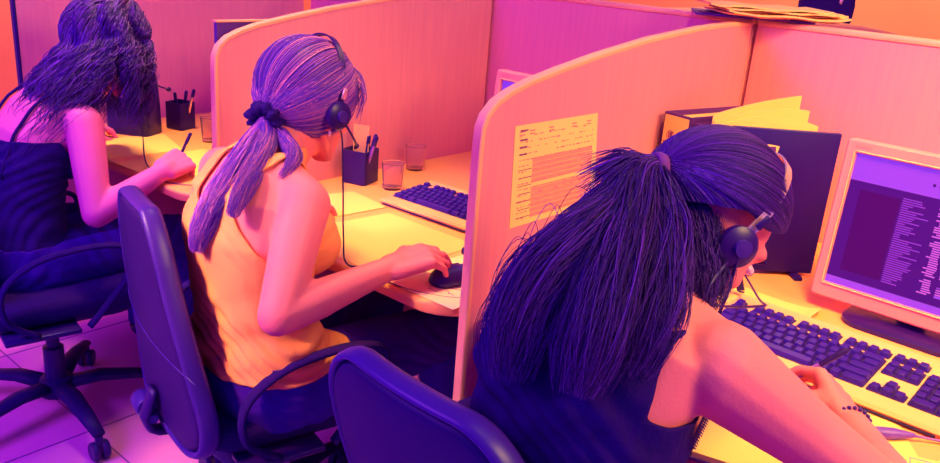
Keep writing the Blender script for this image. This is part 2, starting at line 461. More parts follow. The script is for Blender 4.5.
def shoes(me, body, c):
    for q in (-1, 1): garment(me, 'shoe', lambda co, nn: (co[:,2] < .125) & ((co[:,0]-c)*q > 0), dark_m, body, .008)
def not_arm(co, arms, r=.062, cut=.0):
    k = np.ones(len(co), bool)
    for A in arms:
        d, t = segd(co, A['s'], A['e']); k &= ~((d < r) & (t > cut)); d, t = segd(co, A['e'], A['w']); k &= ~(d < .056)
        d, t = segd(co, A['w'], V(A['w'])+V(A['d']).normalized()*.2); k &= ~(d < .12)
    return k
def wr(co, a=.003):
    x, y, z = co.T
    return a*np.sin(z*150+12*np.sin(x*9+y*13)+5*np.sin(z*21+x*17)) + a*.6*np.sin(z*70-x*60+y*40)

# --- woman in the middle: pale vest, blonde ponytail, hand on the mouse
cx = -.43
Marms = [dict(s=(-.288,-.158,.915), e=(-.200,-.285,.752), w=(-.190,-.022,.782), d=(.25,.95,.12), n=(-.10,.1,-.98), rs=.050, k=1.08,
              curl=((.40,.60,.35),(.45,.65,.4),(.55,.75,.45),(.60,.75,.45)), thumb=((.5,.8,-.1),(.15,.95,.30),(-.1,.9,.5))),
         dict(s=(-.572,-.150,.915), e=(-.655,-.11,.77), w=(-.665,.075,.768), d=(.05,.95,0), n=(0,0,-1), right=False)]
cfg = dict(label='woman in a pale racerback vest with blonde ponytail, right hand on a mouse', side=(1,0,0), skin=skin_m,
    torso=[((cx,-.15,.44),.15,.10),((cx,-.155,.50),.172,.118),((cx,-.165,.57),.158,.108),((cx,-.175,.66),.133,.096),((cx,-.182,.75),.137,.098),((cx,-.185,.83),.150,.105),((cx,-.175,.90),.152,.092),((cx,-.155,.945),.118,.068),((cx,-.14,.965),.06,.05)],
    neck=(cx-.005,-.125,.955), head=((-.447,-.020,1.068),(.02,.93,-.30),(0,.30,.95),1.0), arms=Marms,
    extra=[((cx+.07,-.095,.83),.052,(cx+.07,-.09,.80),.058),((cx-.07,-.095,.83),.052,(cx-.07,-.09,.80),.058),((cx+.06,-.15,.945),.045,(-.30,-.155,.915),.052),((cx-.06,-.15,.945),.045,(-.56,-.15,.915),.052)],
    legs=[((cx+.09,-.12,.50),(cx+.12,.30,.50),(cx+.12,.30,.12),(cx+.13,.44,.06)),((cx-.09,-.12,.50),(cx-.12,.30,.50),(cx-.12,.28,.12),(cx-.13,.42,.06))])
pm, me, H = person(cfg); HM = H
def vest(co, nn):
    x, y, z = co.T; dx = np.abs(x-cx); a = not_arm(co, Marms, .056, .06)
    back = y < -.15
    w = np.where(z < .79, .20, np.where(back, .158-(np.clip(z-.79,0,.13))*.78, .158-(np.clip(z-.79,0,.13))*.5))
    body = (dx < w) & a & (z > .545) & (z < .925) & (y < -.03)
    strap = (z >= .915) & (dx > .040) & (dx < .078) & (z < 1.0) & a
    neck = (z > .86) & (dx < .042-np.where(back, 0, 0)) & (~back)
    neckb = (z > .90) & (dx < .036) & back
    return (body | strap) & ~neck & ~neckb
garment(me, 'vest', vest, shirt_m, pm, .007, lambda co, nn: wr(co, .0042)*np.clip((.80-co[:,2])*6,.15,1)+.010*np.clip((.62-co[:,2])*10,0,1))
garment(me, 'trousers', lambda co, nn: (co[:,2] < np.where(co[:,1] > -.06, .62, .585)) & (co[:,2] > .13) & not_arm(co, Marms), pant_m, pm, .008, lambda co, nn: wr(co, .0016))
shoes(me, pm, cx)
cap('hair_cap', H, hairMb_m, pm, grow=.006)
TIE = V((-.443,-.130,1.049))
tp = (H.R.transposed() @ (TIE-H.p(-.018,0,.028))); tph, tel = math.atan2(tp.y, tp.x), math.asin(tp.z/tp.length)
pa = swept(H, tph, tel, 4200, .0007, grow=.008, rnd=.005)
g1 = smooth_path([TIE,(-.448,-.155,1.007),(-.420,-.225,.955),(-.408,-.275,.908),(-.410,-.302,.860),(-.415,-.315,.815)],20)
g2 = smooth_path([TIE,(-.410,-.155,1.012),(-.375,-.210,.972),(-.340,-.262,.943),(-.330,-.292,.904)],20)
g3 = smooth_path([TIE,(-.398,-.125,1.015),(-.345,-.140,.990),(-.320,-.190,.962)],16)
pa += locks([(g1,[.013,.022,.026,.026,.022,.008])]*4+[(g2,[.012,.018,.020,.018,.006])]*3+[(g3,[.010,.014,.014,.005])], 4600, None, .0007, wav=.004, freq=1.6, lenvar=.42)
# loose wisps by the temple
for _ in range(40):
    a = random.uniform(.5,1.1); S = scalp(H, None, grow=.012)
    st = S(a, random.uniform(.35,.7)); pts = smooth_path([st, st+H.f*.02+H.s*.012-H.u*.02, st+H.f*random.uniform(.0,.035)+H.s*random.uniform(0,.02)-H.u*random.uniform(.05,.09)],8); pa.append((pts,.0008))
hs = strands('hair', hairM_m, pm, pa)
bm = B()
for g, w_ in ((g1,.019),(g2,.014)): tube(bm, g[1:-3], [w_*x for x in ([.6,.8]+[1]*(len(g)-14)+[.9,.75,.6,.45,.3,.2,.12,.05])], 14)
finish(bm, 'hair_underlayer', hairMb_m, hs)
bm = B(); pts = []
R_ = TIE
ax = (V((-.43,-.175,1.04))-TIE).normalized(); n_ = ax.orthogonal().normalized(); b_ = ax.cross(n_)
for k in range(40):
    a = 2*PI*k/40; pts.append(TIE + ax*(.008+.004*math.sin(5*a)) + (n_*math.cos(a)+b_*math.sin(a))*(.027+.003*math.sin(9*a)))
rr = []
for k in range(40):
    a = 2*PI*k/40; rad = (n_*math.cos(a)+b_*math.sin(a)); rw = .0125+.004*math.sin(11*a+1)
    rr.append([pts[k]+rad*rw*math.cos(2*PI*q/10)+ax*rw*1.35*math.sin(2*PI*q/10) for q in range(10)])
rr.append(rr[0]); rings(bm, rr, cap=False); finish(bm, 'hair_tie', knit_m, pm)
# earring
bm = B(); ell(bm, H.p(-.004,.086,-.048), (.004,.003,.007)); finish(bm, 'earring', metal_m, pm)
def eyes(H, o):
    for q in (-1, 1):
        bm = B(); ell(bm, H.p(.0765,q*.030,.006), (.0115,.0125,.0080), H.R, 14, 8); finish(bm, 'eye', eye_m, o)
        bm = B(); ell(bm, H.p(.0865,q*.030,.006), (.0025,.0060,.0060), H.R, 12, 6); finish(bm, 'iris', dark_m, o)
        bm = B(); tube(bm, [H.p(.0885,q*.016,.026),H.p(.0885,q*.031,.031),H.p(.078,q*.048,.027)], .0022, 6); finish(bm, 'eyebrow', hairD_m, o)
eyes(H, pm)

# --- woman at left: wavy dark hair, camisole, writing
Larms = [dict(s=(-1.252,-.130,.882), e=(-1.142,-.165,.668), w=(-1.112,.015,.766), d=(-.40,.88,.10), k=1.08, n=(-.45,-.1,-.88), rs=.050,
              curl=((.75,.75,.3),(.85,.8,.4),(1.0,.85,.5),(1.1,.9,.5)), thumb=((.35,.75,.55),(-.15,.85,.45),(-.35,.8,.3))),
         dict(s=(-1.535,-.130,.880), e=(-1.655,-.17,.77), w=(-1.69,.02,.768), d=(.1,.95,0), n=(0,0,-1), right=False)]
cx2 = -1.40
cfg = dict(label='woman with wavy dark hair and dark camisole writing on paper at far left', side=(1,0,0), skin=skin2_m,
    torso=[((cx2,-.26,.44),.15,.10),((cx2,-.265,.50),.170,.115),((cx2,-.265,.57),.155,.105),((cx2,-.255,.66),.130,.094),((cx2,-.235,.75),.130,.092),((cx2,-.205,.82),.140,.092),((cx2,-.165,.88),.140,.080),((cx2,-.135,.915),.115,.066),((cx2,-.11,.93),.06,.05)],
    neck=(cx2+.005,-.10,.915), head=((-1.38,.028,1.045),(.20,.85,-.45),(0,.45,.87),1.0), arms=Larms,
    extra=[((cx2+.07,-.14,.81),.052,(cx2+.07,-.15,.78),.056),((cx2-.07,-.14,.81),.052,(cx2-.07,-.15,.78),.056),((cx2+.06,-.14,.915),.045,(-1.265,-.135,.883),.052),((cx2-.06,-.14,.915),.045,(-1.52,-.13,.883),.052)],
    legs=[((cx2+.09,-.23,.50),(cx2+.12,.14,.50),(cx2+.12,.16,.12),(cx2+.13,.30,.06)),((cx2-.09,-.23,.50),(cx2-.12,.14,.50),(cx2-.12,.14,.12),(cx2-.13,.28,.06))])
pl, me, H = person(cfg); HL = H
def cami(co, nn):
    x, y, z = co.T; dx = np.abs(x-cx2); a = not_arm(co, Larms, .058, .1)
    top = .835+(x-cx2)*.06; return a & (z < top) & (z > .50)
garment(me, 'camisole', cami, knit_m, pl, .006, lambda co, nn: wr(co, .003))
co, nn = arrays(me)
for sx in (.082, -.082):     # straps run over the shoulder on the body surface
    row = []
    for t in np.linspace(0, 1, 26):
        # section at x = cx2+sx, sweep the angle from back to front
        a = PI*(1.12-1.22*t)
        c0 = np.array([cx2+sx, -.19, .80]); dr = np.array([0, -math.cos(PI-a), math.sin(a)])
        q = co - c0; al = q@dr; pe = np.linalg.norm(q-al[:,None]*dr, axis=1); sel = (pe < .012) & (al > 0) & (al < .25)
        if sel.any(): row.append(V(c0 + dr*(al[sel].max()+.003)))
    if len(row) > 4:
        bm = B(); tube(bm, row, .0042, 6); finish(bm, 'shoulder_strap', knit_m, pl)
garment(me, 'trousers', lambda co, nn: (co[:,2] < .565) & (co[:,2] > .13) & not_arm(co, Larms), pant_m, pl, .009, lambda co, nn: wr(co, .0014))
shoes(me, pl, cx2)
cap('hair_cap', H, hairDb_m, pl, grow=.010)
S = scalp(H, None, grow=.012); pa = []
def wavy(n, inner):
    for _ in range(n):
        phi = random.choice((-1, 1))*(random.uniform(1.0, PI)); a = abs(phi)
        el0 = random.uniform(.55, 1.45) if a > .7 else random.uniform(.7,1.2); pts = []
        el1 = hairline(phi)+.05
        for j in range(7): pts.append(S(phi*(1-.0*j), el0+(el1-el0)*j/6, random.uniform(0,.014)+.010*math.sin(j*1.0+phi*9)))
        p = pts[-1].copy(); out = (H.s*math.sin(phi)+V((0,-.6,0))*max(0,-math.cos(phi))); out.z = 0
        Ln = random.uniform(.10,.24) + (.06 if a > 1.9 else 0); m = 14; ph = random.uniform(0,6.3); w = random.uniform(.006,.014); fq = random.uniform(2.0,3.4)
        sd = out.cross(V((0,0,1))); sd = sd.normalized() if sd.length > .01 else V((1,0,0)); fl = random.uniform(.0,.42)
        back = V((0,-1,0))*(.55 if a > 1.7 else .10)*random.uniform(.3,1.3)
        for j in range(1, m+1):
            t = j/m; q = p + V((0,0,-1))*Ln*t + out*(fl*.16*math.sin(t*2.2)) + back*Ln*t*1.0
            q += sd*w*math.sin(fq*6.3*t+ph) + out*w*math.cos(fq*6.3*t+ph); pts.append(q)
        pa.append((smooth_path(pts, 34), random.uniform(.0008,.0016)))
wavy(3600, 0)
strands('hair', hairL_m, pl, pa, seg=3); eyes(H, pl)
# --- woman at right: long dark hair, sleeveless top, leaning over the keyboard
Rarms = [dict(s=(.570,-.195,.935), e=(.785,-.075,.785), w=(.664,.118,.770), d=(-.62,.70,.18), n=(-.55,-.35,-.75), rs=.062,
              curl=((.70,.75,.3),(.80,.8,.4),(.95,.85,.5),(1.1,.9,.5)), thumb=((.30,.75,.55),(-.1,.85,.5),(-.3,.8,.35))),
         dict(s=(.268,-.170,.930), e=(.20,-.02,.785), w=(.36,.16,.768), d=(.75,.6,0), n=(0,0,-1), right=False)]
cx3 = .415
cfg = dict(label='woman in a dark sleeveless top with long dark ponytail bending over her keyboard at right', side=(1,0,0), skin=skin_m,
    torso=[((cx3,-.22,.44),.16,.11),((cx3,-.225,.50),.180,.122),((cx3,-.235,.58),.158,.108),((cx3,-.25,.68),.134,.100),((cx3,-.258,.78),.138,.100),((cx3,-.250,.87),.150,.102),((cx3,-.225,.93),.165,.095),((cx3,-.175,.965),.125,.075),((cx3,-.14,.985),.07,.055)],
    neck=(cx3+.008,-.13,.98), head=((.450,-.028,1.050),(.44,.50,-.74),(.35,.62,.70),1.0), arms=Rarms,
    extra=[((cx3+.06,-.175,.86),.045,(cx3+.06,-.185,.83),.05),((cx3-.06,-.175,.86),.045,(cx3-.06,-.185,.83),.05),((cx3+.06,-.17,.965),.05,(.548,-.19,.938),.056),((cx3-.06,-.17,.965),.05,(.288,-.17,.935),.056)],
    legs=[((cx3+.09,-.24,.50),(cx3+.12,.18,.50),(cx3+.12,.20,.12),(cx3+.13,.34,.06)),((cx3-.09,-.24,.50),(cx3-.12,.18,.50),(cx3-.12,.18,.12),(cx3-.13,.32,.06))])
pr_, me, H = person(cfg); HR = H
HR_c = tuple(H.c)
def rtop(co, nn):
    x, y, z = co.T; dx = np.abs(x-cx3); a = not_arm(co, Rarms, np.interp(z, [.83,.92], [.048,.088]), .0)
    w = np.where(z < .84, .24, .24-np.clip((z-.84)*2,0,.115)); hd = np.linalg.norm(co-np.array(HR_c), axis=1) > .155; return a & (dx < w) & (z < .985) & (z > .50) & hd
garment(me, 'sleeveless_top', rtop, knit_m, pr_, .007, lambda co, nn: wr(co, .003))
garment(me, 'trousers', lambda co, nn: (co[:,2] < .565) & (co[:,2] > .13) & not_arm(co, Rarms), pant_m, pr_, .009, lambda co, nn: wr(co, .0016))
shoes(me, pr_, cx3)
cap('hair_cap', H, hairDb_m, pr_, grow=.006)
TR = V((.402,-.110,1.137))
tp = (H.R.transposed() @ (TR-H.p(-.018,0,.028))); tph, tel = math.atan2(tp.y, tp.x), math.asin(tp.z/tp.length)
pa = swept(H, tph, tel, 5200, .0007, grow=.009, rnd=.004)
G1 = smooth_path([TR,(.392,-.140,1.135),(.396,-.190,1.094),(.390,-.260,1.058),(.380,-.320,1.018),(.380,-.360,.965),(.392,-.385,.909)],22)
G2 = smooth_path([TR,(.403,-.150,1.130),(.425,-.205,1.085),(.452,-.280,1.035),(.470,-.335,.980),(.478,-.370,.92)],22)
G3 = smooth_path([TR,(.416,-.140,1.123),(.455,-.170,1.077),(.490,-.230,1.035),(.510,-.280,.990),(.515,-.315,.94)],20)
G4 = smooth_path([TR,(.392,-.14,1.118),(.370,-.185,1.075),(.350,-.24,1.02),(.330,-.285,.96),(.328,-.31,.90)],20)
G5 = smooth_path([(.425,-.075,1.125),(.450,-.085,1.085),(.480,-.105,1.045),(.505,-.135,1.010),(.522,-.175,.975)],18)
G6 = smooth_path([(.450,-.055,1.105),(.478,-.070,1.060),(.500,-.085,1.02),(.510,-.11,.985)],14)
W_ = [.016,.019,.026,.036,.044,.044,.022]
pa += locks([(G1,W_)]*5+[(G2,W_)]*4+[(G3,[.015,.024,.034,.036,.018])]*3+[(G4,[.014,.018,.026,.034,.036,.02])]*3+[(G5,[.022,.028,.030,.028,.010])]*3+[(G6,[.014,.018,.018,.006])], 9800, None, .00065, wav=.009, freq=1.1, lenvar=.5)
base_lock = [(G1,.032),(G2,.030),(G4,.028),(G3,.022)]
# short tuft sticking out of the band
for _ in range(500):
    d0 = V((-.55+random.uniform(-.35,.5),-.5+random.uniform(-.4,.2),-.15+random.uniform(-.5,.35))).normalized(); L = random.uniform(.05,.11)
    pa.append((smooth_path([TR+V((random.uniform(-.012,.012),0,random.uniform(-.012,.012))),TR+d0*L*.5+V((0,0,.012)),TR+d0*L+V((0,0,-.015))],8),.0008))
for _ in range(22):      # flyaways at the outline
    g = random.choice((G1,G4)); i = random.randint(5,14); p0 = V(g[i]); off = V((random.uniform(-.06,-.02),random.uniform(-.03,.03),random.uniform(.0,.05)))
    pa.append((smooth_path([p0+V((-.03,0,.02)), p0+off, p0+off*1.2+V((0,-.02,-.07)), p0+off*.6+V((0,-.03,-.13))],14),.0006))
hs = strands('hair', hairD_m, pr_, pa)
bm = B()
for g, w_ in base_lock: tube(bm, g[1:-3], [w_*x for x in ([.35,.42,.5,.58,.66,.74,.82]+[1]*(len(g)-18)+[.95,.85,.7,.5,.3,.15,.05])], 14)
finish(bm, 'hair_underlayer', hairDb_m, hs)
bm = B(); ax = (V((.36,-.17,1.15))-TR).normalized(); n_ = ax.orthogonal().normalized(); b_ = ax.cross(n_); rr = []
for k in range(25):
    a = 2*PI*(k % 24)/24; rad = n_*math.cos(a)+b_*math.sin(a)
    rr.append([TR-ax*.002+rad*.019+rad*.005*math.cos(2*PI*q/8)+ax*.009*math.sin(2*PI*q/8) for q in range(8)])
rings(bm, rr, cap=False); finish(bm, 'hair_tie', mat('mauve_band', (.12,.01,.26), .8, noise=(.15,.015,.3), nscale=60), pr_); eyes(H, pr_)
# bracelet: beads round the wrist
wv = V(Rarms[0]['w']); ed = (wv-V(Rarms[0]['e'])).normalized(); c = wv-ed*.008; n_ = ed.orthogonal().normalized(); b_ = ed.cross(n_)
bm = B()
for k in range(22):
    a = 2*PI*k/22; ell(bm, c+(n_*math.cos(a)+b_*math.sin(a))*.0275, (.0036,)*3, None, 8, 6)
finish(bm, 'bracelet', rim_m, pr_)
# ring on the left writer's hand
# pens
def pen(label, tip, top, m, r=.0042):
    tip, top = V(tip), V(top); d = (top-tip).normalized(); Rm = d.to_track_quat('Z','Y').to_matrix(); L = (top-tip).length
    t = thing('pen', label, 'pen', tip)
    bm = B(); lathe(bm, [(.0006,0),(.0014,.004),(r*.8,.012),(r,.02),(r,L*.7)], (0,0,0), 12, Rm); finish(bm, 'barrel', m, t, autos=50)
    bm = B(); lathe(bm, [(r*1.15,L*.7),(r*1.15,L*.97),(r*.8,L)], (0,0,0), 12, Rm); finish(bm, 'cap', dark_m, t, autos=50)
    return t
def pen_in(A, label, dirn, m, L=.145):
    a, b = A['tips']; c = (V(a)+V(b))/2; d = V(dirn).normalized(); s = (c.z-(DESK+.003))/d.z
    pen(label, c-d*s, c-d*s+d*L, m)
pen_in(Rarms[0], 'violet pen held by the woman leaning over the keyboard at right', (.60,.42,.64), pen_m, .165)
pen_in(Larms[0], 'dark pen held by the woman writing at far left', (.25,.25,.75), dark_m, .12)

# --- headsets
def headset(H, label, boom_cp, grow, cup=(-.006,.094,-.008), tilt=0.0, group='call centre headsets', bandm=None, ear=1):
    t = thing('headset', label, 'headset', H.c)
    def fin(bm, n, m): o = finish(bm, n, m, t, autos=50); child_local(o, H.c); return o
    row = []
    for k in range(33):
        a = PI*k/32; row.append(H.p(-.010+tilt*math.sin(a), math.cos(a)*(.090+grow), -.004+math.sin(a)*(.136+grow)))
    bm = B(); pts, F = frames(row, up=H.f); rr = [[p+n*.007+b*.0014, p-n*.007+b*.0014, p-n*.007-b*.0014, p+n*.007-b*.0014] for p, (n, b) in zip(pts, F)]
    rings(bm, rr); fin(bm, 'headband', bandm or dark_m)
    Rm = basis(H.f, H.u, H.s)
    bm = B(); lathe(bm, [(.001,-.004),(.024,-.004),(.028,.002),(.028,.012),(.020,.017),(.001,.018)], H.p(*cup), 24, Rm); fin(bm, 'ear_cushion', dark_m)
    bm = B(); lathe(bm, [(.001,.0),(.012,.0),(.012,.007),(.001,.008)], H.p(cup[0],cup[1]+.016,cup[2]), 20, Rm); fin(bm, 'ear_cap', rim_m)
    bm = B(); box(bm, H.p(-.010,.094+grow,.036), (.010,.004,.022), .0015, basis(H.f,H.s,H.u)); fin(bm, 'slider', metal_m if bandm is None else dark_m)
    cp = [H.p(*c) for c in boom_cp]
    bm = B(); tube(bm, smooth_path(cp, 16), .0024, 8); fin(bm, 'microphone_boom', dark_m)
    bm = B(); ell(bm, cp[-1], (.011,.007,.007), basis((cp[-1]-cp[-2]).normalized(), H.s, (cp[-1]-cp[-2]).normalized().cross(H.s).normalized())); fin(bm, 'microphone', dark_m)
    return t
hM = headset(HM, 'black headset worn by the blonde woman, cable hanging to the desk', [(-.006,.110,-.010),(.03,.108,-.035),(.062,.095,-.052),(.085,.075,-.06)], .012)
headset(HL, 'black headset worn by the woman with wavy hair at far left', [(-.006,.110,-.008),(.05,.105,-.03),(.11,.085,-.040),(.160,.055,-.035)], .020)
headset(HR, 'headset with pale band worn by the woman bending at right', [(-.006,.110,-.010),(.03,.106,-.05),(.07,.09,-.09),(.10,.075,-.10)], .012, bandm=metal_m)
def cable(label, cp, r=.0019, n=60, name='headset_cable', cat='cable', m=None):
    bm = B(); tube(bm, smooth_path(cp, n), r, 6); o = finish(bm, name, m or dark_m); return tag(o, label, cat)
cable('thin black headset cable dropping past the blonde woman\'s arm', [HM.p(-.006,.112,-.03),(-.368,.0,1.0),(-.350,-.01,.90),(-.345,-.01,.80),(-.343,.003,.7355),(-.30,.06,.7355),(-.235,.085,.7355),(-.20,.20,.7355)])
cable('thin black headset cable below the far left woman\'s chin', [HL.p(-.006,.112,-.03),(-1.28,.03,.95),(-1.27,.04,.84),(-1.262,.05,.7355),(-1.20,.12,.7355)])
# coiled cord at right
bm = B(); A_, B_ = HR.p(.075,.088,-.10), V((.300,.56,.745)); pts = []
P0 = V((.300,.520,.80)); P1 = V((.303,.555,.742))
cc = smooth_path([HR.p(-.006,.112,-.034),HR.p(.01,.125,-.09),(.50,.13,.90),(.42,.33,.83),(.296,.53,.81)],24)
for i in range(180):
    t = i/179; c = P0.lerp(P1, t); a = t*2*PI*9
    pts.append(V((c.x+.007*math.cos(a), c.y+.007*math.sin(a), c.z)))
tube(bm, list(cc)[:-1]+pts, .0021, 6); tag(finish(bm, 'coiled_cord', dark_m), 'black coiled headset cord hanging by the bending woman\'s face', 'cable')

# ------------------------------------------------------------------ chairs
def office_chair(loc, rz, label, w=.44, zb=(.42,.92), lean=.14, arms=True, seed=0, taper=.20, cur=.035, bt=.22):
    t = thing('office_chair', label, 'chair', loc, rz, None)
    # seat
    bm = B(); prof = rrect(-.235,.235,-.22,.24,.09,8); rr = []
    for dz, s in ((.395,.90),(.400,.97),(.415,1),(.435,1),(.447,.985),(.452,.93),(.455,.70),(.454,.3)): rr.append([V((x*s, y*s, dz)) for x, y in prof])
    rings(bm, rr); finish(bm, 'seat', seat_m, t)
    bm = B(); prism(bm, rrect(-.20,.20,-.19,.20,.08,6), lambda a, b, d: V((a,b,d)), .375, .397); bev(finish(bm, 'seat_pan', dark_m, t, smooth=False), .004)
    # backrest: curved sheet. local a across, h height
    z0, z1 = zb; Hh = z1-z0; r0, r1 = .10, .085
    def S(a, h, d):
        y = -.235 - lean*(h-.15) - .035*math.sin(min(1, max(0, h/Hh))*PI)*0 + .030*(2*a/w)**2 + cur*math.cos(h/Hh*PI*1.1) + d
        return V((a, y, z0+h))
    def outline(k, n=80):
        poly = rrect(-w/2*k, w/2*k, Hh*(1-k)/2, Hh-Hh*(1-k)/2, .10*k, 10, rs=(.10*k,.10*k,.13*k,.13*k)); out = []
        for x, y in poly:
            f = 1-bt*(max(0, .35-y/Hh)/.35)**2; f *= 1-taper*(y/Hh)
            out.append((x*f, y))
        return out
    def subdivide(poly, m=6):
        out = []
        for (a, b), (c, d) in zip(poly, poly[1:]+poly[:1]):
            L = math.hypot(c-a, d-b); q = max(1, int(L/.03))
            for i in range(q): out.append((a+(c-a)*i/q, b+(d-b)*i/q))
        return out
    base = subdivide(outline(1)); cy = Hh/2
    def sheet(spec):
        bm = B(); rr = [[S(x*k, cy+(y-cy)*k, d) for x, y in base] for k, d in spec]; rings(bm, rr, cap=True); return bm
    ks = (.02,.2,.4,.6,.8,.9)
    finish(sheet([(k, .016) for k in ks]+[(.94,.014),(.955,.0),(.94,-.010)]+[(k,-.010) for k in reversed(ks)]), 'back_cushion', seat_m, t)
    bmc = sheet([(k,-.012) for k in ks]+[(.93,-.012),(.95,-.018),(.93,-.026)]+[(k,-.028) for k in reversed(ks)]); finish(bmc, 'back_shell', shell_m, t)
    bm = B(); rr = []
    for x, y in base+base[:1]:
        o = []
        for q in range(10):
            an = 2*PI*q/10; k = .975+.030*math.cos(an); o.append(S(x*k, cy+(y-cy)*k, -.010+.020*math.sin(an)))
        rr.append(o)
    rings(bm, rr, cap=False); finish(bm, 'back_rim', rim_m, t)
    # seam across the shell
    bm = B(); tube(bm, [S(a, Hh*.42, -.029) for a in np.linspace(-w*.44, w*.44, 12)], .0016, 6); finish(bm, 'shell_seam', rim_m, t)
    # back bracket, mechanism, gas lift
    bm = B(); yb = S(0, .10, -.035).y
    tube(bm, smooth_path([(0,-.05,.355),(0,yb+.02,.352),(0,yb-.018,.39),(0,yb-.014,z0+.04),(0,S(0,.10,-.034).y,z0+.09)],14), .022, 10, flat=.45, up=(0,1,0)); finish(bm, 'back_bracket', dark_m, t)
    bm = B(); box(bm, (0,-.01,.35), (.16,.22,.045), .012); finish(bm, 'tilt_mechanism', dark_m, t)
    bm = B(); lathe(bm, [(.001,.10),(.028,.10),(.028,.22),(.018,.222),(.018,.34),(.001,.34)], (0,0,0), 24); finish(bm, 'gas_lift', dark_m, t, autos=40)
    # tension knob sticking out at the rear left
    bm = B(); Rm = basis((0,0,1),(0,1,0),(-1,0,0)); 
    lathe(bm, [(.001,0),(.010,0),(.010,.05),(.021,.052),(.024,.058),(.024,.10),(.021,.106),(.001,.107)], (.02,-.265,.395), 20, Rm); finish(bm, 'tension_knob', rim_m, t, autos=40)
    # star base
    bm = B(); lathe(bm, [(.001,.07),(.045,.07),(.050,.085),(.044,.12),(.032,.125),(.001,.125)], (0,0,0), 28); finish(bm, 'base_hub', shell_m, t, autos=40)
    for k in range(5):
        a = 2*PI*k/5+.3+seed; d = V((math.cos(a), math.sin(a), 0)); bm = B()
        tube(bm, [d*.03+V((0,0,.10)), d*.12+V((0,0,.108)), d*.22+V((0,0,.095)), d*.30+V((0,0,.078))], [.030,.028,.023,.017], 12, flat=.62, up=(0,0,1)); leg = finish(bm, 'base_leg', shell_m, t)
        s_ = V((-d.y, d.x, 0)); Rm = basis(d, V((0,0,1)), s_); c = d*.295+V((0,0,.027))
        bm = B()
        for q in (-1, 1): lathe(bm, [(.001,-.009),(.024,-.009),(.027,-.005),(.027,.005),(.024,.009),(.001,.009)], c+s_*.014*q, 18, Rm)
        box(bm, c+V((0,0,.028)), (.02,.02,.03), .004); finish(bm, 'caster', dark_m, leg, autos=40)
    if arms:
        for q in (-1, 1):
            x = q*.262; ar = smooth_path([(x,-.08,.385),(x,-.150,.44),(x,-.150,.525),(x,-.07,.585),(x,.06,.604),(x,.15,.585),(x,.15,.52),(x,.09,.44),(x,.04,.385)],40)
            bm = B(); tube(bm, ar, .0075, 10, flat=1.9, up=(1,0,0)); am = finish(bm, 'armrest', seat_m, t)
            bm = B(); box(bm, (q*.235,-.07,.380), (.07,.18,.014), .004); finish(bm, 'armrest_bracket', dark_m, am)
    return t
office_chair((.325,-.145,0), math.radians(-4), 'dark swivel chair with lighter rim in the foreground, seat of the bending woman', w=.42, zb=(.40,.900), lean=.12, taper=.16)
office_chair((-.515,-.080,0), math.radians(-14), 'dark swivel chair seen from behind, seat of the blonde woman in the vest', w=.56, zb=(.37,.890), lean=.03, seed=.5, taper=.60, bt=.10, cur=.012)
office_chair((-1.35,-.225,0), math.radians(-10), 'dark swivel chair with star base at far left, seat of the wavy-haired woman', w=.43, zb=(.42,.80), lean=.10, seed=-1.45)

# ------------------------------------------------------------------ keyboards
U = .019
ROWS = [ # (row y, [(x, width)...])
 (0, [(0,1.5),(1.5,1),(2.5,1.5),(4,6.5),(10.5,1.5),(12,1),(13,2)]),
 (1, [(0,1.25)]+[(1.25+i,1) for i in range(11)]+[(12.25,2.75)]),
 (2, [(0,1.75)]+[(1.75+i,1) for i in range(11)]+[(12.75,2.25)]),
 (3, [(0,1.5)]+[(1.5+i,1) for i in range(12)]+[(13.5,1.5)]),
 (4, [(i,1) for i in range(13)]+[(13,2)]),
 (5.35, [(0,1)]+[(2+i,1) for i in range(4)]+[(6.5+i,1) for i in range(4)]+[(11,1),(12,1),(13,1),(14,1)]+[(15.3+i,1) for i in range(3)]),
 (0, [(15.3,1),(16.3,1),(17.3,1)]), (1, [(16.3,1)]), (3, [(15.3,1),(16.3,1),(17.3,1)]), (4, [(15.3,1),(16.3,1),(17.3,1)]),
 (0, [(18.6,2),(20.6,1)]), (1, [(18.6+i,1) for i in range(3)]), (2, [(18.6+i,1) for i in range(3)]), (3, [(18.6+i,1) for i in range(3)]), (4, [(18.6+i,1) for i in range(4)])]
KM = {}
def keymesh(w):
    if w not in KM:
        bm = B(); a = (w*U-.0022)/2; b = (U-.0022)/2; rr = []
        for k, z in ((0,0),(.0008,.002),(.0022,.0075),(.0030,.0082)): rr.append([V((x, y, z)) for x, y in rrect(-a+k, a-k, -b+k*.8, b-k*.9, .0022, 3)])
        rings(bm, rr); me = bpy.data.meshes.new('key'); bmesh.ops.recalc_face_normals(bm, faces=bm.faces[:]); bm.to_mesh(me); bm.free(); me.materials.append(key_m); KM[w] = me
    return KM[w]
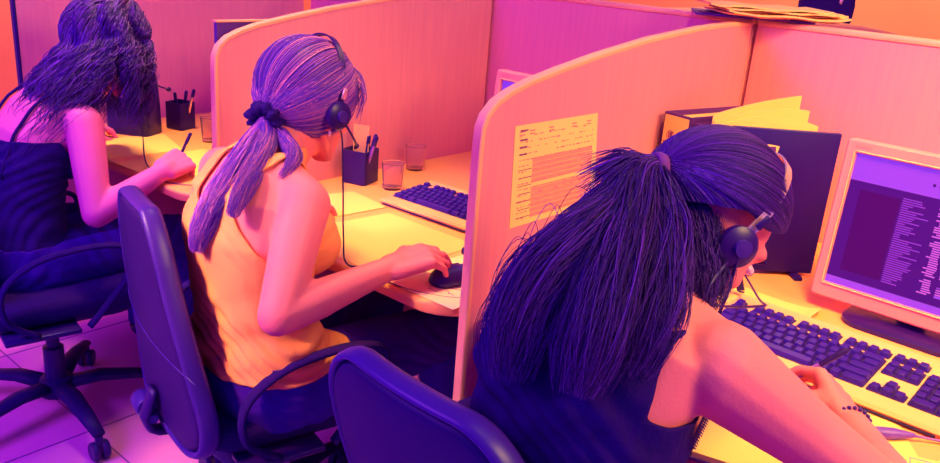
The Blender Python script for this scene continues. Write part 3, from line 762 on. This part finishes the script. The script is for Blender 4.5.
def keyboard(loc, rz, label, sy=1.0, sx=1.0, edge=cream_m, group=None):
    t = thing('keyboard', label, 'keyboard', loc, rz); t.scale = (sx, sy, 1)
    W = 22.6*U; tilt = .085
    pf = [(-.030,0),(-.034,.010),(-.030,.016),(-.012,.0175),(.128,.0175+.14*tilt),(.146,.020+.146*tilt),(.148,.012),(.148,0)]
    bm = B(); xs = (-.012,-.008, W+.008-.012, W+.012-.012); rr = []
    for i, x in enumerate(xs):
        k = 1 if i in (1, 2) else .90; rr.append([V((x, -.03+(y+.03)*1, z*k)) for y, z in pf])
    rings(bm, rr); finish(bm, 'case', edge, t, autos=35)
    # dark wells the keys stand in
    for x0, x1, y0, y1 in ((0,15,0,5),(15.3,18.3,0,1),(16.3,17.3,1,2),(15.3,18.3,3,5),(18.6,22.6,0,5),(0,1,5.35,6.35),(2,6,5.35,6.35),(6.5,10.5,5.35,6.35),(11,15,5.35,6.35),(15.3,18.3,5.35,6.35)):
        bm = B(); r = []
        for x, y in rrect(x0*U-.001, x1*U+.001, y0*U-.001, y1*U+.001, .003, 3): r.append((x, y))
        zt = lambda y: .0182+(y)*tilt
        rr = [[V((x, y, zt(y)-.004)) for x, y in r], [V((x, y, zt(y)+.0012)) for x, y in r]]; rings(bm, rr); finish(bm, 'key_well', well_m, t, smooth=False)
    n = 0
    for ry, ks in ROWS:
        for kx, kw in ks:
            o = bpy.data.objects.new('key', keymesh(kw)); COL.objects.link(o); o.parent = t
            o.location = ((kx+kw/2)*U, (ry+.5)*U, .0192+(ry+.5)*U*tilt); o.rotation_euler = (math.atan(tilt), 0, 0); n += 1
    bm = B(); box(bm, (W/2-.012, -.0325, .004), (W-.02, .004, .004), .001); finish(bm, 'front_foot', well_m, t)
    return t
keyboard((.335,.300,DESK+.001), math.radians(-1.5), 'large cream keyboard with violet keys in front of the monitor at right', sy=1.30, sx=1.05)
keyboard((-.622,.402,DESK+.001), math.radians(1.5), 'cream keyboard with violet keys behind the blonde woman\'s mouse hand', sy=1.12)

# ------------------------------------------------------------------ monitors
def monitor(loc, rz, label, tilt=-4, W=.385, Hh=.325):
    t = thing('monitor', label, 'monitor', loc, rz); T = Mx.Rotation(math.radians(tilt), 3, 'X')
    z0 = .030; F = lambda a, b, d: T @ V((a, d, b)) + V((0,0,z0))
    bw = .022
    bm = B(); out = rrect(-W/2, W/2, 0, Hh, .008, 4); inn = rrect(-W/2+bw, W/2-bw, bw+.012, Hh-bw-.004, .002, 4)
    n = len(out)
    lay = [[bm.verts.new(F(x, y, d)) for x, y in p] for p, d in ((out,.030),(out,.004),(rrect(-W/2+.004, W/2-.004,.004,Hh-.004,.006,4),0),(inn,0.001),(inn,.008))]
    for a, b in zip(lay, lay[1:]):
        for i in range(n): bm.faces.new((a[i], a[(i+1)%n], b[(i+1)%n], b[i]))
    bm.faces.new(lay[0]); finish(bm, 'bezel', cream2_m, t, smooth=False)
    fr = rrect(-W/2+bw-.003, W/2-bw+.003, bw+.009, Hh-bw-.001, .003, 4)
    pts = [F(x, y, -.0005) for x, y in fr]; bm = B(); tube(bm, pts+[pts[0]], .0016, 6); finish(bm, 'bezel_lip', trim_m, t)
    bm = B(); prism(bm, rrect(-.11,.11,.05,Hh-.05,.03,5), F, .030, .055); finish(bm, 'rear_housing', cream2_m, t, smooth=False)
    x0, x1, y0, y1 = -W/2+bw, W/2-bw, bw+.012, Hh-bw-.004; sw, sh = x1-x0, y1-y0
    def rect(bm, a0, a1, b0, b1, d, mi=0):
        vs = [bm.verts.new(F(x0+a*sw, y0+b*sh, d)) for a, b in ((a0,b0),(a1,b0),(a1,b1),(a0,b1))]; f = bm.faces.new(vs); f.material_index = mi
    bm = B(); rect(bm,0,1,0,1,.007,0); rect(bm,0,1,.93,1,.0068,1); rect(bm,0,1,.80,.93,.0068,1); rect(bm,.06,1,.085,.775,.0066,0); rect(bm,.0,1,.0,.055,.0066,1)
    rect(bm,.07,.30,.12,.74,.0064,3)
    rng = random.Random(3); Y = .745
    while Y > .11:
        k = rng.random(); 
        rect(bm,.31,.31+rng.uniform(.03,.16),Y,Y+.008,.0062,5)
        if k > .12: rect(bm,.505+rng.choice((0,.02)),.56+rng.uniform(.0,.02),Y,Y+.010,.0062,4)
        if k > .25: rect(bm,.60,.60+rng.uniform(.03,.17),Y,Y+.009,.0062,4 if k < .7 else 5)
        if k > .90: rect(bm,.60,.93,Y-.004,Y+.014,.0060,2)
        if k > .45: rect(bm,.82,.82+rng.uniform(.03,.14),Y,Y+.009,.0062,5)
        Y -= .0165
    for i in range(5): rect(bm,.44+i*.035,.455+i*.035,.875,.895,.0062,0)
    for i in range(4): rect(bm,.68+i*.03,.70+i*.03,.875,.895,.0062,0)
    finish(bm, 'screen', [scrw_m, scrl_m, scrl_m, scrp_m, scrt_m, scrd_m], t, smooth=False)
    # maker's mark as a faint line of small bars
    bm = B()
    for i in range(6):
        vs = [bm.verts.new(F(-W/2+.018+i*.0055+a, Hh-.014+b, -.0006)) for a, b in ((0,0),(.0038,0),(.0038,.005),(0,.005))]; bm.faces.new(vs)
    finish(bm, 'badge', inkl_m, t, smooth=False)
    bm = B(); tube(bm, [(0,.06,.012),(0,.062,.08),(0,.058,.17)], [.030,.024,.026], 14, flat=.6, up=(0,1,0)); finish(bm, 'stand', dark_m, t)
    bm = B(); rr = [[V((x, y+.045, z)) for x, y in rrect(-.12*k,.12*k,-.085*k,.085*k,.05*k,8)] for k, z in ((.98,0),(1,.003),(1,.010),(.93,.014),(.3,.018))]; rings(bm, rr); finish(bm, 'base', dark_m, t, autos=50)
    return t
monitor((.614,.62,DESK), math.radians(-2), 'large pale-framed flat monitor showing lines of code at right', Hh=.335)
monitor((-.310,.62,DESK), math.radians(-2), 'monitor mostly hidden behind the divider with the timetable', Hh=.335)
monitor((-1.25,.62,DESK), math.radians(-2), 'monitor hidden behind the divider at the far left workstation', Hh=.335)

# unidentified dark shape beside the right monitor, built as a freestanding board
a, b = V((.185,.640,0)), V((.368,.800,0)); d = (b-a).normalized(); nrm = V((-d.y, d.x, 0)); L = (b-a).length
t = thing('desk_screen', 'flat dark freestanding board between the bending woman\'s head and the monitor', 'desk screen', ((a+b)/2+nrm*.008+V((0,0,DESK))), math.atan2(d.y, d.x))
bm = B(); box(bm, (0,0,.176), (L,.014,.332), .003); finish(bm, 'board', board_m, t, autos=40)
for sx in (-1,1):
    bm = B(); box(bm, (sx*(L/2-.04),0,.005), (.02,.07,.010), .003); finish(bm, 'foot', dark_m, t, autos=40)
# rounded black speaker box on the far left worktop
t = thing('desk_speaker', 'black rounded box behind the wavy-haired woman\'s face on the worktop', 'speaker', (-1.69,.235,DESK), math.radians(30))
bm = B(); rr = []
for z, k in ((0,.97),(.004,1),(.10,.98),(.17,.93),(.198,.86),(.208,.76),(.211,.5)): rr.append([V((x*k, y*k, z)) for x, y in rrect(-.078,.078,-.05,.05,.022,6)])
rings(bm, rr); finish(bm, 'enclosure', dark_m, t, autos=50)
bm = B(); prism(bm, rrect(-.06,.06,.02,.17,.02,5), lambda x, z, d: V((x, d-.052, z)), 0, .004); finish(bm, 'grille', well_m, t, smooth=False)

# ------------------------------------------------------------------ binders and papers at right
def binder(loc, rz, w, dp, h, label, spine=True):
    t = thing('ring_binder', label, 'binder', loc, rz)
    bm = B(); box(bm, (-w/2+.0015, dp/2, h/2), (.003,dp,h), .0008); box(bm, (w/2-.0015, dp/2, h/2), (.003,dp,h), .0008); box(bm, (0,.0015,h/2), (w,.003,h), .0008); finish(bm, 'cover', card_m, t, smooth=False)
    bm = B(); n = 9
    for i in range(n):
        x = -w/2+.008+(w-.016)*i/(n-1); box(bm, (x, dp/2+.004, h/2-.004), ((w-.016)/n*.8, dp-.02, h-.016), .0006)
    finish(bm, 'pages', paper_m, t, smooth=False)
    if spine:
        bm = B(); box(bm, (0,-.0008,h*.5), (w-.008,.0012,h-.012)); lb = finish(bm, 'spine_label', paper_m, t, smooth=False)
        bm = B(); rng = random.Random(5)
        def q(x0, x1, z0, z1): bm.faces.new([bm.verts.new((x, -.0018, z)) for x, z in ((x0,z0),(x1,z0),(x1,z1),(x0,z1))])
        # round emblem with two strokes and a line of script under it
        for k in range(18):
            a0, a1 = 2*PI*k/24+.6, 2*PI*(k+.8)/24+.6; cxx, cz, r0, r1 = -.012, h-.052, .0095, .0120
            bm.faces.new([bm.verts.new((cxx+r*math.cos(a), -.0018, cz+r*math.sin(a))) for r, a in ((r0,a0),(r1,a0),(r1,a1),(r0,a1))])
        for i in range(3): q(-.018+i*.004,-.015+i*.0045,h-.058+i*.002,h-.045+i*.001)
        for i in range(3): q(.008,.018,h-.047-i*.006,h-.0445-i*.006)
        q(.015,.018,h-.058,h-.0445)
        for i in range(12): q(-.030+i*.0048,-.0268+i*.0048,h-.070-rng.uniform(0,.004),h-.066+rng.uniform(0,.002))
        for i in range(9): q(-.026+i*.0056,-.0222+i*.0056,h-.080-rng.uniform(0,.002),h-.077+rng.uniform(0,.001))
        finish(bm, 'spine_print', ink_m, lb, smooth=False)
    return t
binder((.056,.628,DESK+.001), math.radians(-14), .078, .285, .345, 'wide lever binder with white spine label standing next to the divider')
binder((.118,.618,DESK+.001), math.radians(-16), .026, .27, .335, 'slim dark ring binder squeezed beside the wide white-spined one', spine=False)
for i, (dx, h, bend, lb) in enumerate(((0,.362,.06,'tall cream folder of papers right of the slim dark binder'),(.028,.338,.02,'low stack of standing papers just above the dark board'))):
    t = thing('document_folder', lb, 'folder', (.150+dx*1.3,.622-.008*i,DESK+.001), math.radians(-20-6*i))
    bm = B(); N = 14
    for q, x0 in enumerate((-.010,-.004,.003,.010)):
        rr = []
        for j in range(N+1):
            y = .26*j/N; xx = x0*(1+.8*j/N)+bend*(j/N)**2*(.3+q*.22); hh = h-.010*q-.04*(j/N-.3)**2*(q+.4)+(.045*(j/N) if i == 0 else 0)
            rr.append([V((xx, y, 0)), V((xx+.0022, y, 0)), V((xx+.0022+.006*q*(j/N), y, hh)), V((xx+.006*q*(j/N), y, hh))])
        rings(bm, rr)
    finish(bm, 'sheets', paper_m, t, smooth=False)
    bm = B(); rr = []
    for j in range(N+1):
        y = .27*j/N; xx = .015+.02*(j/N); rr.append([V((xx, y, 0)), V((xx+.003, y, 0)), V((xx+.004, y, h-.035)), V((xx+.001, y, h-.035))])
    rings(bm, rr); finish(bm, 'cover', card_m, t, smooth=False)

# timetable sheet taped to the divider
t = thing('timetable_sheet', 'printed timetable sheet with tinted rows taped to the middle divider', 'paper', (.0,.24,.995))
c = [(.097,1.095),(.375,1.093),(.405,.890),(.108,.893)]
bm = B(); rr = []
def pt(u, v_, d): 
    a = V((0,*c[3])).lerp(V((0,*c[2])), u); b = V((0,*c[0])).lerp(V((0,*c[1])), u); p = a.lerp(b, v_); return V((d, p.y-.24, p.z-.995))
def quadp(bm, u0, u1, v0, v1, d): bm.faces.new([bm.verts.new(pt(*q, d)) for q in ((u0,v0),(u1,v0),(u1,v1),(u0,v1))])
for j in range(9): rr.append([pt(j/8,0,.0006), pt(j/8,1,.0006), pt(j/8,1,.0010), pt(j/8,0,.0010)])
rings(bm, rr); sh = finish(bm, 'sheet', mat('timetable_paper', (.99,.74,.26), .8, .2, noise=(.99,.71,.26), nscale=4), t, smooth=False)
bm = B()
for k in range(12): quadp(bm, .21 if k < 9 or True else .1, .94, .06+k*.0505, .06+k*.0505+(.045 if k not in (6,) else .012), .0014)
finish(bm, 'tinted_rows', tint_m, sh, smooth=False)
bm = B(); rng = random.Random(11)
for k in range(15):
    v0 = .07+k*.0585; u = .06
    while u < .94:
        w = rng.uniform(.012,.05)
        if rng.random() < (.75 if k < 11 else .6): quadp(bm, u, min(.95,u+w), v0+rng.uniform(-.004,.004), v0+.010, .0018)
        u += w+rng.uniform(.01,.03)
for v0 in (.93,.90): 
    for u in (.05,.16,.38,.66,.85): quadp(bm, u, u+.06, v0, v0+.012, .0018)
_nf = len(bm.faces)
for v0 in (.94,.85,.78,.71): quadp(bm, .055, .055+.085, v0, v0+.016, .0022)
for k in range(7):
    quadp(bm, .05+.02*(k%2), .20, .08+k*.08, .088+k*.08, .0022)
bm.faces.ensure_lookup_table()
for f_ in bm.faces[_nf:]: f_.material_index = 1
finish(bm, 'print', [inkl_m, ink_m], sh, smooth=False)

# dark document holder on the far divider, poking up at its rounded corner
t = thing('document_holder', 'dark board with pale top edge poking above the rounded corner of the left divider', 'document holder', (-P-.020,.150,1.165))
bm = B(); box(bm, (0,0,-.018), (.012,.16,.06), .002); finish(bm, 'board', card_m, t, smooth=False)
bm = B(); box(bm, (0,0,.014), (.016,.165,.005), .001); finish(bm, 'top_rail', trim_m, t, smooth=False)

# ------------------------------------------------------------------ desk clutter
def cup(loc, label, s=.038, h=.095, items=(), hexa=False):
    t = thing('pen_cup', label, 'pen holder', loc, .3)
    q = [(x, y) for x, y in rrect(-s, s, -s, s, .008, 4)]
    bm = B(); rr = [[V((x*k, y*k, z)) for x, y in q] for k, z in ((.93,0),(1,.003),(1,h),(.93,h),(.90,.006),(.3,.005))]; rings(bm, rr); finish(bm, 'holder', dark_m, t, autos=40)
    return t
cup((-.828,.467,DESK), 'black square pen cup beside the glasses, behind the blonde woman\'s face', .040, .098)
cup((-1.675,.395,DESK), 'black square pen cup against the far left divider', .036, .092)
def stick(base, d, L, r, m, label, cat='pen', name='pen'):
    d = V(d).normalized(); Rm = d.to_track_quat('Z','Y').to_matrix(); t = thing(name, label, cat, base)
    bm = B(); lathe(bm, [(.001,0),(r,.006),(r,L*.8)], (0,0,0), 10, Rm); finish(bm, 'barrel', m, t, autos=40)
    bm = B(); lathe(bm, [(r*1.2,L*.8),(r*1.2,L*.97),(r*.6,L)], (0,0,0), 10, Rm); finish(bm, 'cap', dark_m, t, autos=40); return t
cp_ = V((-.828,.467,DESK+.008))
for i, (ox, oy, dx, dy, L, m, lb) in enumerate(((.010,.0,.26,.10,.145,dark_m,'tall dark pen leaning right in the near black cup'),(.018,-.008,.38,.02,.150,pen_m,'violet pen leaning furthest right in the near black cup'),(-.005,.014,.12,.05,.130,dark_m,'short dark pen upright in the near black cup'))):
    stick(cp_+V((ox,oy,0)), (dx,dy,1), L, .0048, m, lb)
t = thing('note_card', 'tall cream card standing in the near black pen cup', 'card', cp_+V((-.012,.010,0)), .3)
bm = B(); box(bm, (0,0,.078), (.052,.0016,.156), 0); finish(bm, 'sheet', paper_m, t, smooth=False)
cp2 = V((-1.675,.395,DESK+.008))
for i, (ox, oy, dx, dy, L, m, lb) in enumerate(((.005,.0,.22,.05,.130,dark_m,'dark pen leaning right in the far black cup'),(-.014,.0,-.20,.02,.112,dark_m,'dark pen leaning left in the far black cup'),(.012,.01,.34,.08,.142,metal_m,'pale thin pen in the far black cup'))):
    stick(cp2+V((ox,oy,0)), (dx,dy,1), L, .0050, m, lb)
def tumbler(loc, label, r=.032, h=.075):
    t = thing('drinking_glass', label, 'glass', loc)
    bm = B(); lathe(bm, [(.001,0),(r*.80,0),(r*.86,.004),(r,h),(r-.0022,h),(r*.84-.002,.010),(.001,.009)], (0,0,0), 36); finish(bm, 'body', glass_m, t, autos=60)
    bm = B(); pts = [V((r*math.cos(2*PI*k/32)*.985, r*math.sin(2*PI*k/32)*.985, h)) for k in range(33)]; tube(bm, pts, .0015, 6); finish(bm, 'rim', glass_m, t)
    return t
tumbler((-.722,.495,DESK), 'nearer clear drinking glass right of the black pen cup')
tumbler((-.835,.70,DESK), 'farther clear drinking glass by the back panel, mid workstation')
tumbler((-1.46,.375,DESK), 'clear drinking glass at the far left workstation beside the pen cup', .031, .08)

def flat_sheet(name, label, cat, pts, z, th=.0012, m=paper_m, curl=0):
    cxx = sum(p[0] for p in pts)/len(pts); cyy = sum(p[1] for p in pts)/len(pts)
    t = thing(name, label, cat, (cxx, cyy, z)); a, b, c_, d_ = [V((p[0]-cxx, p[1]-cyy, 0)) for p in pts]; N = 10; rr = []
    for i in range(N+1):
        u = i/N; p = a.lerp(b, u); q = d_.lerp(c_, u); cz = curl*abs(2*u-1)**4
        rr.append([p+V((0,0,cz)), q+V((0,0,cz)), q+V((0,0,cz+th)), p+V((0,0,cz+th))])
    bm = B(); rings(bm, rr); finish(bm, 'sheet', m, t, smooth=False); return t
flat_sheet('desk_pad', 'large pale blotter pad in front of the mid keyboard', 'desk pad', [(-.60,.03),(-.26,.02),(-.26,.33),(-.56,.33)], DESK, .0016, mat('blotter', (1.0,.56,.20), .6, .2, noise=(1.0,.58,.21), nscale=3))
mp = flat_sheet('mouse_mat', 'cream mouse mat with scribbles under the blonde woman\'s hand', 'mouse mat', [(-.235,.012),(-.045,.012),(-.045,.265),(-.235,.265)], DESK+.0018, .0015, mat('mouse_mat', (1.0,.64,.36), .6, .3))
bm = B(); rng = random.Random(4)
for k in range(9):
    x, y = -.02+rng.uniform(0,.05), -.085+k*.012; tube(bm, smooth_path([V((x+j*.006, y+rng.uniform(-.006,.006), .0019)) for j in range(5)], 12), .0009, 4)
finish(bm, 'doodle', ink_m, mp)
flat_sheet('paper_sheet', 'white paper under the hand of the far left writer', 'paper', [(-1.36,-.0),(-1.12,.02),(-1.13,.30),(-1.38,.30)], DESK+.0002, .0012)
flat_sheet('paper_sheet', 'second loose sheet behind the far left writer\'s hand, nearest the pen cup', 'paper', [(-1.66,.06),(-1.42,-.0),(-1.40,.24),(-1.62,.30)], DESK+.0002, .0012)
flat_sheet('paper_sheet', 'lone sheet left of the blonde woman\'s headset cable, beside the pen cup', 'paper', [(-.80,.20),(-.62,.16),(-.60,.36),(-.76,.38)], DESK+.0004, .0016)
flat_sheet('paper_sheet', 'white sheet under the bending woman\'s writing hand', 'paper', [(.50,-.02),(.80,.10),(.70,.262),(.44,.19)], DESK+.0004, .0012)
flat_sheet('paper_sheet', 'crumpled sheet between the big keyboard and the dark board', 'paper', [(.24,.49),(.46,.50),(.46,.60),(.25,.61)], DESK+.0002, .0016, curl=.012)
# note book with dark edges under the right woman's arm
t = thing('notebook', 'notebook with dark cover edges under the bending woman\'s elbow', 'notebook', (.60,.0,DESK+.0020), math.radians(14))
bm = B(); box(bm, (0,0,.0015), (.21,.15,.003), .0008); finish(bm, 'cover', card_m, t, smooth=False)
bm = B(); box(bm, (0,0,.0075), (.205,.146,.009), .0008); finish(bm, 'pages', paper_m, t, smooth=False)
bm = B()
for k in range(18): 
    y = -.066+k*.0078; tube(bm, [V((-.104+.006*math.cos(a), y, .0075+.008*math.sin(a))) for a in np.linspace(0, 2*PI, 11)], .0010, 5)
finish(bm, 'spiral_binding', rim_m, t)

# mouse on the mat
t = thing('computer_mouse', 'dark computer mouse under the blonde woman\'s right hand', 'mouse', (-.140,.118,DESK+.0036), math.radians(-14))
bm = B(); rr = []
for z, k in ((0,.94),(.004,1),(.012,1),(.020,.92),(.028,.74),(.033,.48),(.0345,.15)): rr.append([V((x*k, y*k-.006*(1-k), z)) for x, y in rrect(-.030,.030,-.056,.056,.028,8)])
rings(bm, rr); finish(bm, 'shell', dark_m, t)
bm = B(); lathe(bm, [(.001,-.003),(.009,-.003),(.009,.003),(.001,.003)], (0,.030,.027), 16, basis((0,1,0),(0,0,1),(1,0,0))); finish(bm, 'scroll_wheel', rim_m, t, autos=40)
cable('dark mouse cable curving over the mat edge near the desk corner', [(-.152,.165,.746),(-.145,.19,.739),(-.13,.23,.738),(-.10,.30,.735),(-.08,.36,.7345)])
# dark wrist rest / handset behind the mouse
t = thing('wrist_rest', 'dark padded wrist rest poking out beside the divider behind the mouse', 'wrist rest', (-.150,.262,DESK+.0034), math.radians(4))
bm = B(); tube(bm, smooth_path([(-.085,0,.008),(-.06,0,.010),(.06,0,.010),(.085,0,.008)],12), .0095, 12); finish(bm, 'pad', dark_m, t)
cable('thin cable looping along the front edge of the mid worktop', [(-.343,.002,.7345),(-.27,.005,.7330),(-.17,-.004+.02,.7330),(-.10,.045,.7330),(-.05,.09,.7330),(-.036,.13,.7330)], .0012)
cable('thin cable crossing the worktop in front of the far left writer', [(-1.20,-.02,.7325),(-1.10,.02,.7325),(-1.03,.07,.7325),(-.965,.13,.7325)], .0013)
# inline connector at bottom right
t = thing('cable_connector', 'tapered violet inline cable connector on the worktop at bottom right', 'connector', (.708,.190,DESK+.010), math.radians(40))
bm = B(); lathe(bm, [(.001,-.036),(.007,-.034),(.0095,-.020),(.0095,.006),(.007,.020),(.0045,.034),(.0035,.040)], (0,0,0), 18, basis((0,1,0),(0,0,1),(1,0,0))); finish(bm, 'housing', mat('connector', (.16,.04,.50), .4, .5, noise=(.18,.05,.55), nscale=40), t)
bm = B(); tube(bm, smooth_path([(.036,0,0),(.08,-.004,-.004),(.16,-.02,-.0075),(.30,-.05,-.0075)],16), .0021, 8); finish(bm, 'lead', pen_m, t)
t = thing('paper_note', 'small outlined note at the bottom right corner of the worktop', 'paper', (.770,.150,DESK+.0005), math.radians(20))
bm = B(); box(bm, (0,0,.0004), (.06,.05,.0008)); nt_ = finish(bm, 'sheet', paper_m, t, smooth=False)
bm = B(); tube(bm, [V((x, y, .0010)) for x, y in ((-.02,-.015),(.02,-.015),(.022,.015),(-.018,.015),(-.02,-.015))], .0009, 4); finish(bm, 'outline', pen_m, nt_)

# stack on top of the panels
ZT = PANTOP+.0165
t = thing('magazine', 'dark magazine lying on top of the panel junction under pale sheets', 'magazine', (-.03,1.13,ZT), math.radians(30))
bm = B(); box(bm, (0,0,.003), (.30,.21,.006), .001); finish(bm, 'pages', card_m, t, smooth=False)
t = thing('paper_stack', 'crumpled stack of pale papers on top of the panel junction, top right', 'paper', (.02,1.12,ZT+.0065), math.radians(40))
for i in range(5):
    N = 12; rr = []; rg = random.Random(i)
    dy, dx = rg.uniform(-.02,.02), rg.uniform(-.03,.03)
    for j in range(N+1):
        x = -.155+.31*j/N+dx; z = .0055*i+.002*math.sin(j*1.1+i)+(.004 if j in (0,N) else 0); sag = -.004*math.sin(j*2.3+i)
        rr.append([V((x,-.10+dy+sag,z)), V((x,.10+dy,z)), V((x,.10+dy,z+.0045)), V((x,-.10+dy+sag,z+.0045))])
    bm = B(); rings(bm, rr); finish(bm, 'sheet', paper_m, t, smooth=False)
# cabinet of the facing row with a handbag on it
t = thing('storage_cabinet', 'tall cabinet of the facing row hidden behind the panels', 'cabinet', (-.06,1.62,0))
bm = B(); box(bm, (-.26,0,.62), (.50,.70,1.20), .004); finish(bm, 'body', panel_m, t, smooth=False)
bm = B(); box(bm, (-.26,0,1.232), (.52,.72,.022), .003); finish(bm, 'top', trim_m, t, smooth=False)
for q in (-1,1):
    dn = None; bm = B(); box(bm, (-.26+q*.125,-.354,.62), (.24,.012,1.16), .002); dn = finish(bm, 'door', panel_m, t, smooth=False)
    bm = B(); tube(bm, [(-.26+q*.03,-.362,.7),(-.26+q*.03,-.375,.71),(-.26+q*.03,-.375,.79),(-.26+q*.03,-.362,.80)], .004, 8); finish(bm, 'handle', metal_m, dn)
t = thing('handbag', 'black handbag cut by the top of the frame, standing behind the panels', 'bag', (-.095,1.90,1.244), math.radians(35))
bm = B(); rr = []
for z, k in ((0,.95),(.01,1),(.06,1.02),(.12,.93),(.17,.78),(.185,.70)): rr.append([V((x*k, y*k, z)) for x, y in rrect(-.085,.085,-.05,.05,.03,6)])
rings(bm, rr); finish(bm, 'body', seat_m, t)
bm = B(); tube(bm, smooth_path([(-.06,-.02,.17),(-.05,-.02,.25),(.05,-.02,.25),(.06,-.02,.17)],16), .006, 8); finish(bm, 'handle', dark_m, t)
bm = B(); ell(bm, (.03,-.052,.075), (.006,.005,.012)); finish(bm, 'clasp', metal_m, t)

# ------------------------------------------------------------------ light and camera
def area(name, loc, target, size, power, col, sy=None):
    l = bpy.data.lights.new(name, 'AREA'); l.energy = power; l.color = col; l.size = size
    if sy: l.shape = 'RECTANGLE'; l.size_y = sy
    o = bpy.data.objects.new(name, l); COL.objects.link(o); o.location = loc
    o.rotation_euler = (V(target)-V(loc)).to_track_quat('-Z','Y').to_euler(); return o
area('ceiling_lamp', (2.1,.15,2.25), (.05,.25,.8), .8, 58, (1,.58,.12), .7)
for nm, lo, tg, pw, sp, cl in (('fill_desk_middle', (-.48,.15,2.55), (-.48,.32,.7), 4.6, 48, (1,.66,.12)), ('fill_desk_left', (-1.35,.05,2.55), (-1.32,.12,.7), 4.5, 40, (1,.60,.14)), ('fill_panel_right', (1.0,-.35,2.5), (.55,1.0,.95), 8, 50, (1,.50,.05)), ('fill_desk_right', (.72,.0,2.6), (.70,.30,.7), 4.5, 50, (1,.68,.12)), ('fill_vest_middle', (-.75,-2.0,2.3), (-.47,-.2,.70), 3.2, 24, (1,.55,.10))):  # added narrow fills that brighten the worktops, right back panel and vest
    q_ = area(nm, lo, tg, .35, pw, cl); q_.data.spread = math.radians(sp)
area('fill_violet_left', (-1.0,-1.9,2.2), (-1.2,.6,.9), .9, 60, (.50,.06,1))  # added violet fill tinting the back panels and the women's backs
area('fill_wall_left', (-3.1,1.6,2.6), (-4.3,1.2,.9), .6, 40, (1,.30,.22))  # added fill, only there to brighten the left wall
area('fill_wall_back', (-.5,2.8,2.75), (-.5,3.4,.6), 1.2, 60, (1,.50,.12))  # added warm fill for the back wall, no known fixture
w = bpy.data.worlds.new('world'); SC.world = w; w.use_nodes = True; nt = w.node_tree; N = nt.nodes; L = nt.links
bg = N['Background']; tc = N.new('ShaderNodeTexCoord'); dp = N.new('ShaderNodeVectorMath'); dp.operation = 'DOT_PRODUCT'
kd = V((.05,-.62,.78)).normalized(); dp.inputs[1].default_value = kd; L.new(tc.outputs['Generated'], dp.inputs[0])
r = N.new('ShaderNodeValToRGB'); mr = N.new('ShaderNodeMapRange'); mr.inputs['From Min'].default_value = -1; L.new(dp.outputs['Value'], mr.inputs['Value']); L.new(mr.outputs[0], r.inputs[0])
e = r.color_ramp.elements; e[0].position = .2; e[0].color = (.09,.003,1.0,1); e[1].position = 1; e[1].color = (.20,.02,.90,1)
L.new(r.outputs[0], bg.inputs['Color']); bg.inputs['Strength'].default_value = .72
cam = bpy.data.cameras.new('camera'); co_ = bpy.data.objects.new('camera', cam); COL.objects.link(co_); SC.camera = co_
cam.lens = 829.67/940*36; cam.sensor_width = 36; cam.clip_start = .02
R3 = basis((.74894861,.65844307,.07435529), (-.26870803,.19922228,.94239401), (.60569958,-.72578455,.32613619))
M4 = R3.to_4x4(); M4.translation = V((.91571514,-1.10574097,1.40456999)); co_.matrix_world = M4
SC.view_settings.view_transform = 'Standard'; SC.view_settings.look = 'None'; SC.view_settings.gamma = 1; SC.view_settings.exposure = 0
SC.view_settings.use_curve_mapping = False

# ------------------------------------------------------------------ families of repeated things
FAM = {'desk_divider':'laminate dividers between the desks','back_panel':'back panels behind the desks','worktop':'pale worktops of the workstations','office_chair':'dark swivel office chairs',
 'keyboard':'keyboards on the worktops','monitor':'flat monitors on the worktops','headset':'headsets worn by the women','pen_cup':'black pen cups','drinking_glass':'drinking glasses on the worktops',
 'pen':'pens in use and in the cups','paper_sheet':'loose sheets on the worktops','ring_binder':'binders standing by the divider','document_folder':'document folders behind the dark board','headset_cable':'thin dark cables'}
for o in list(SC.objects):
    if o.parent is None and 'label' in o and o.name.split('.')[0] in FAM: o['group'] = FAM[o.name.split('.')[0]]
